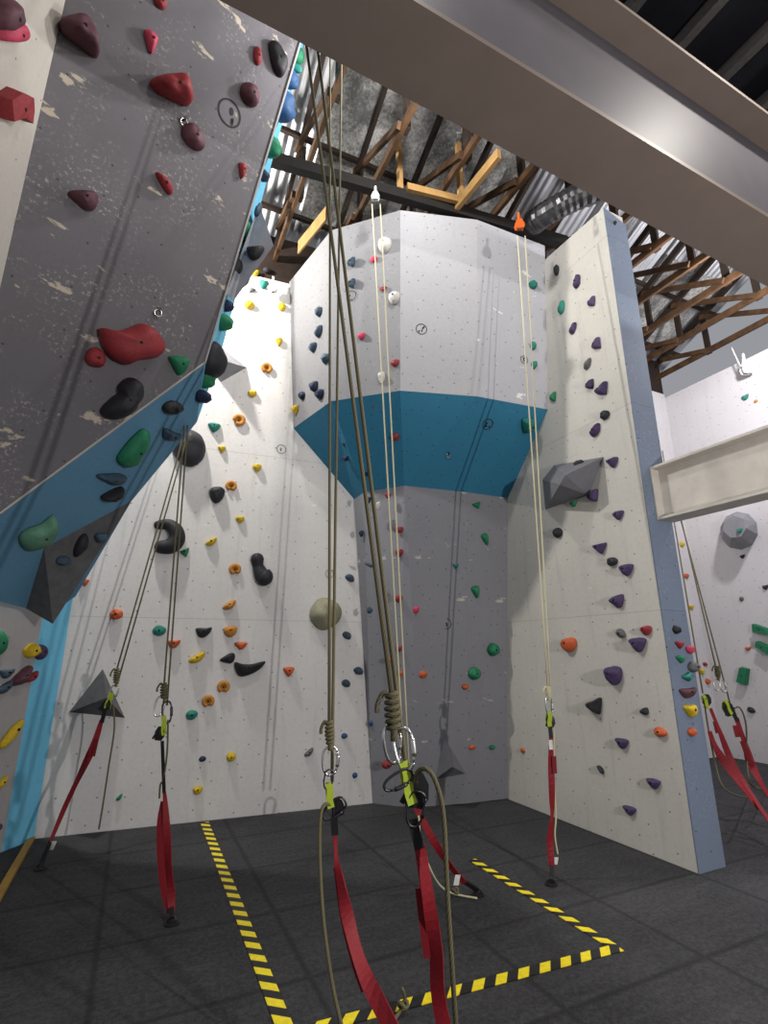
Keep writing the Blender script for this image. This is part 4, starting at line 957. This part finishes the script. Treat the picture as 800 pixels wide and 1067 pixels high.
ground_anchor(e1, 'black floor anchor in the far left corner')
# --- R5
Y5 = 4.32; k5 = mp(Y5)
rope([lin(P(539, 246, 4.5), P(570.5, 716, Y5)), lin(P(547, 246, 4.5), P(575, 745, Y5 + .02))], .0066, 'pale olive rope pair hanging beside the beige right wall', 'rope_pale', (P(571, 716, Y5), P(572, 727, Y5), 2.2 * k5),
     [[P(577, 760, Y5 + .03), P(577, 810, Y5 + .03), P(579, 850, Y5), P(578, 870, Y5), P(581, 890, Y5)]])
pulley(P(541, 234, 4.5), .12, 'orangep', 'orange pulley above the right side of the tower')
carabiner(P(572, 736, Y5), 18 * k5, 8 * k5, 0, 'chrome', 'silver carabiner beside the beige right wall', .3)
sling(P(572, 742, Y5 - .01), P(573, 757, Y5 - .01), 5 * k5, 'lime sling beside the beige right wall')
belay(P(573, 751, Y5 + .02), 13 * k5, 'belay device beside the beige right wall', 0)
e5 = PZ(574, 922, 0)
strap([P(574, 766, Y5), P(574, 790, Y5), P(575, 830, Y5), P(575, 850, Y5), P(573, 875, Y5), P(575, 905, Y5 - .02)], [4 * k5, 7 * k5, 6 * k5, 3 * k5, 8 * k5, 5 * k5], 'upright red strap hanging beside the beige right wall', ([P(573, 757, Y5), P(574, 769, Y5)], 4 * k5),
      ([P(575, 902, Y5 - .02), e5 + Z * .02], 4 * k5), [([P(577, 788, Y5 - .012), P(578, 806, Y5 - .012)], 4.5 * k5), ([P(573.5, 771, Y5 - .01), P(574, 781, Y5 - .01)], 4 * k5, 'whitep')], (P(579, 897, Y5), .03, .045))
ground_anchor(e5, 'black floor anchor under the upright red strap')
# --- far right bay
Y6 = 5.6; k6 = mp(Y6)
rope([lin(P(700, 500, 7.0), P(746, 697, Y6)), lin(P(698, 500, 7.0), P(761, 735, Y6 + .03))], .008, 'thin rope pair in the right bay, tied higher', 'rope_dark', (P(747, 694, Y6), P(748, 706, Y6), 2.2 * k6), [[P(760, 742, Y6), P(770, 737, Y6), P(777, 755, Y6), P(778, 790, Y6), P(783, 818, 5.5), PZ(800, 822, .02)]])
carabiner(P(747, 714, Y6), 12 * k6, 8 * k6, 15, 'chrome', 'left silver carabiner in the right bay', .3)
carabiner(P(753, 715, Y6 + .02), 13 * k6, 7 * k6, -15, 'chrome', 'right silver carabiner in the right bay', .1)
belay(P(758, 738, Y6), 15 * k6, 'belay device in the right bay, on the higher rope', -15)
sling(P(756, 730, Y6 - .02), P(763, 744, Y6 - .02), 5 * k6, 'lime sling on the right of the right bay')
strap([P(767, 748, Y6), P(776, 775, Y6), P(782, 795, Y6), P(792, 815, Y6 - .1), P(806, 838, Y6 - .2)], [5 * k6, 8 * k6, 8 * k6, 6 * k6, 5 * k6], 'rightmost red strap in the right bay', ([P(763, 740, Y6), P(768, 752, Y6)], 4 * k6), None, [([P(766, 756, Y6 - .01), P(769, 768, Y6 - .01)], 6 * k6, 'redweb'), ([P(773, 772, Y6 - .02), P(781, 793, Y6 - .02), P(786, 797, Y6 - .02)], 5 * k6)])
rope([lin(P(690, 470, 7.2), P(732, 722, Y6 - .2)), ], .008, 'single thin rope in the right bay, left of the pair', 'rope_dark', None, [[P(734, 735, Y6 - .2), P(738, 760, Y6 - .2), P(745, 795, Y6 - .3), P(752, 818, Y6 - .5), P(765, 828, Y6 - .5), PZ(778, 831, .02)]])
belay(P(736, 729, Y6 - .2), 11 * k6, 'belay device in the right bay, next to the pillar', 10)
sling(P(733, 725, Y6 - .22), P(738, 738, Y6 - .22), 4 * k6, 'lime sling next to the pillar in the right bay')
strap([P(740, 738, Y6 - .2), P(750, 763, Y6 - .2), P(762, 793, Y6 - .2), P(779, 822, Y6 - .35), P(803, 858, Y6 - .7)], [3 * k6, 6 * k6, 6 * k6, 4.5 * k6, 5 * k6], 'long red strap beginning beside the pillar in the right bay', None, None, [([P(744, 752, Y6 - .21), P(747, 764, Y6 - .21)], 3 * k6)])
strap([P(739, 762, Y6 - .3), P(746, 780, Y6 - .3), P(757, 797, Y6 - .3), P(772, 818, Y6 - .4), P(790, 843, Y6 - .5)], [4 * k6, 8 * k6, 8 * k6, 6 * k6, 5 * k6], 'lower red strap emerging from behind the pillar', None)
# pulleys without visible pair
pulley(PL['B'].hit(284, 300, .12), .13, 'whitep', 'white pulley at the top of the white back wall')
pulley(PL['FR'].hit(777, 384, .15), .2, 'whitep', 'white pulley at the top of the far right wall')
mb = MB(); mb.tube(smooth_path([PL['FR'].hit(762, 362, .2), PL['FR'].hit(772, 382, .25), PL['FR'].hit(774, 368, .3)], 6), .012, 8); tag(mb.build('cable', 'whitep', None, True), 'white cable loop under the right bay roof', 'cable')

# ------------------------------------------------------------------ lights
def light(name, kind, loc, power, col=(1, 1, 1), size=.15, target=None, spot=None):
    d = bpy.data.lights.new(name, kind); d.energy = power; d.color = col
    if kind in ('POINT', 'SPOT'): d.shadow_soft_size = size
    if kind == 'AREA': d.size = size
    if spot: d.spot_size = math.radians(spot); d.spot_blend = .6
    o = bpy.data.objects.new(name, d); COL.objects.link(o); o.location = loc
    if target is not None: o.rotation_euler = (V(target) - V(loc)).to_track_quat('-Z', 'Y').to_euler()
    return o
light('lamp_left', 'POINT', (-2.6, 4.42, 6.4), 560, (1, .96, .90), .07)
light('lamp_front', 'POINT', (.3, 3.2, 6.5), 150, (1, .97, .95), .08)
light('fill_middle', 'POINT', (.6, 1.1, 6.3), 80, (1, .97, .95), .15)  # added fill that evens out the light, no known fixture here
light('lamp_right', 'POINT', (3.3, 1.9, 6.1), 230, (1, .95, .88), .08)
light('fill_side', 'POINT', (3.9, -.75, 6.3), 60, (1, .96, .92), .1)  # added light out of view, no seen lamp behind it
light('lamp_bay', 'POINT', tuple(R(2.6, 6.6, 5.9)), 480, (1, .97, 1), .15)
light('unseen_hall_light', 'POINT', (3.0, -.25, 2.1), 470, (1, .95, .92), .03)  # unseen; set low so rope shadows stripe the overhang, also fills the room
W = bpy.data.worlds.new('world'); S.world = W; W.use_nodes = True
W.node_tree.nodes['Background'].inputs[0].default_value = (.90, .92, 1, 1); W.node_tree.nodes['Background'].inputs[1].default_value = .34
S.view_settings.view_transform = 'Standard'; S.view_settings.look = 'None'; S.view_settings.exposure = 0.0
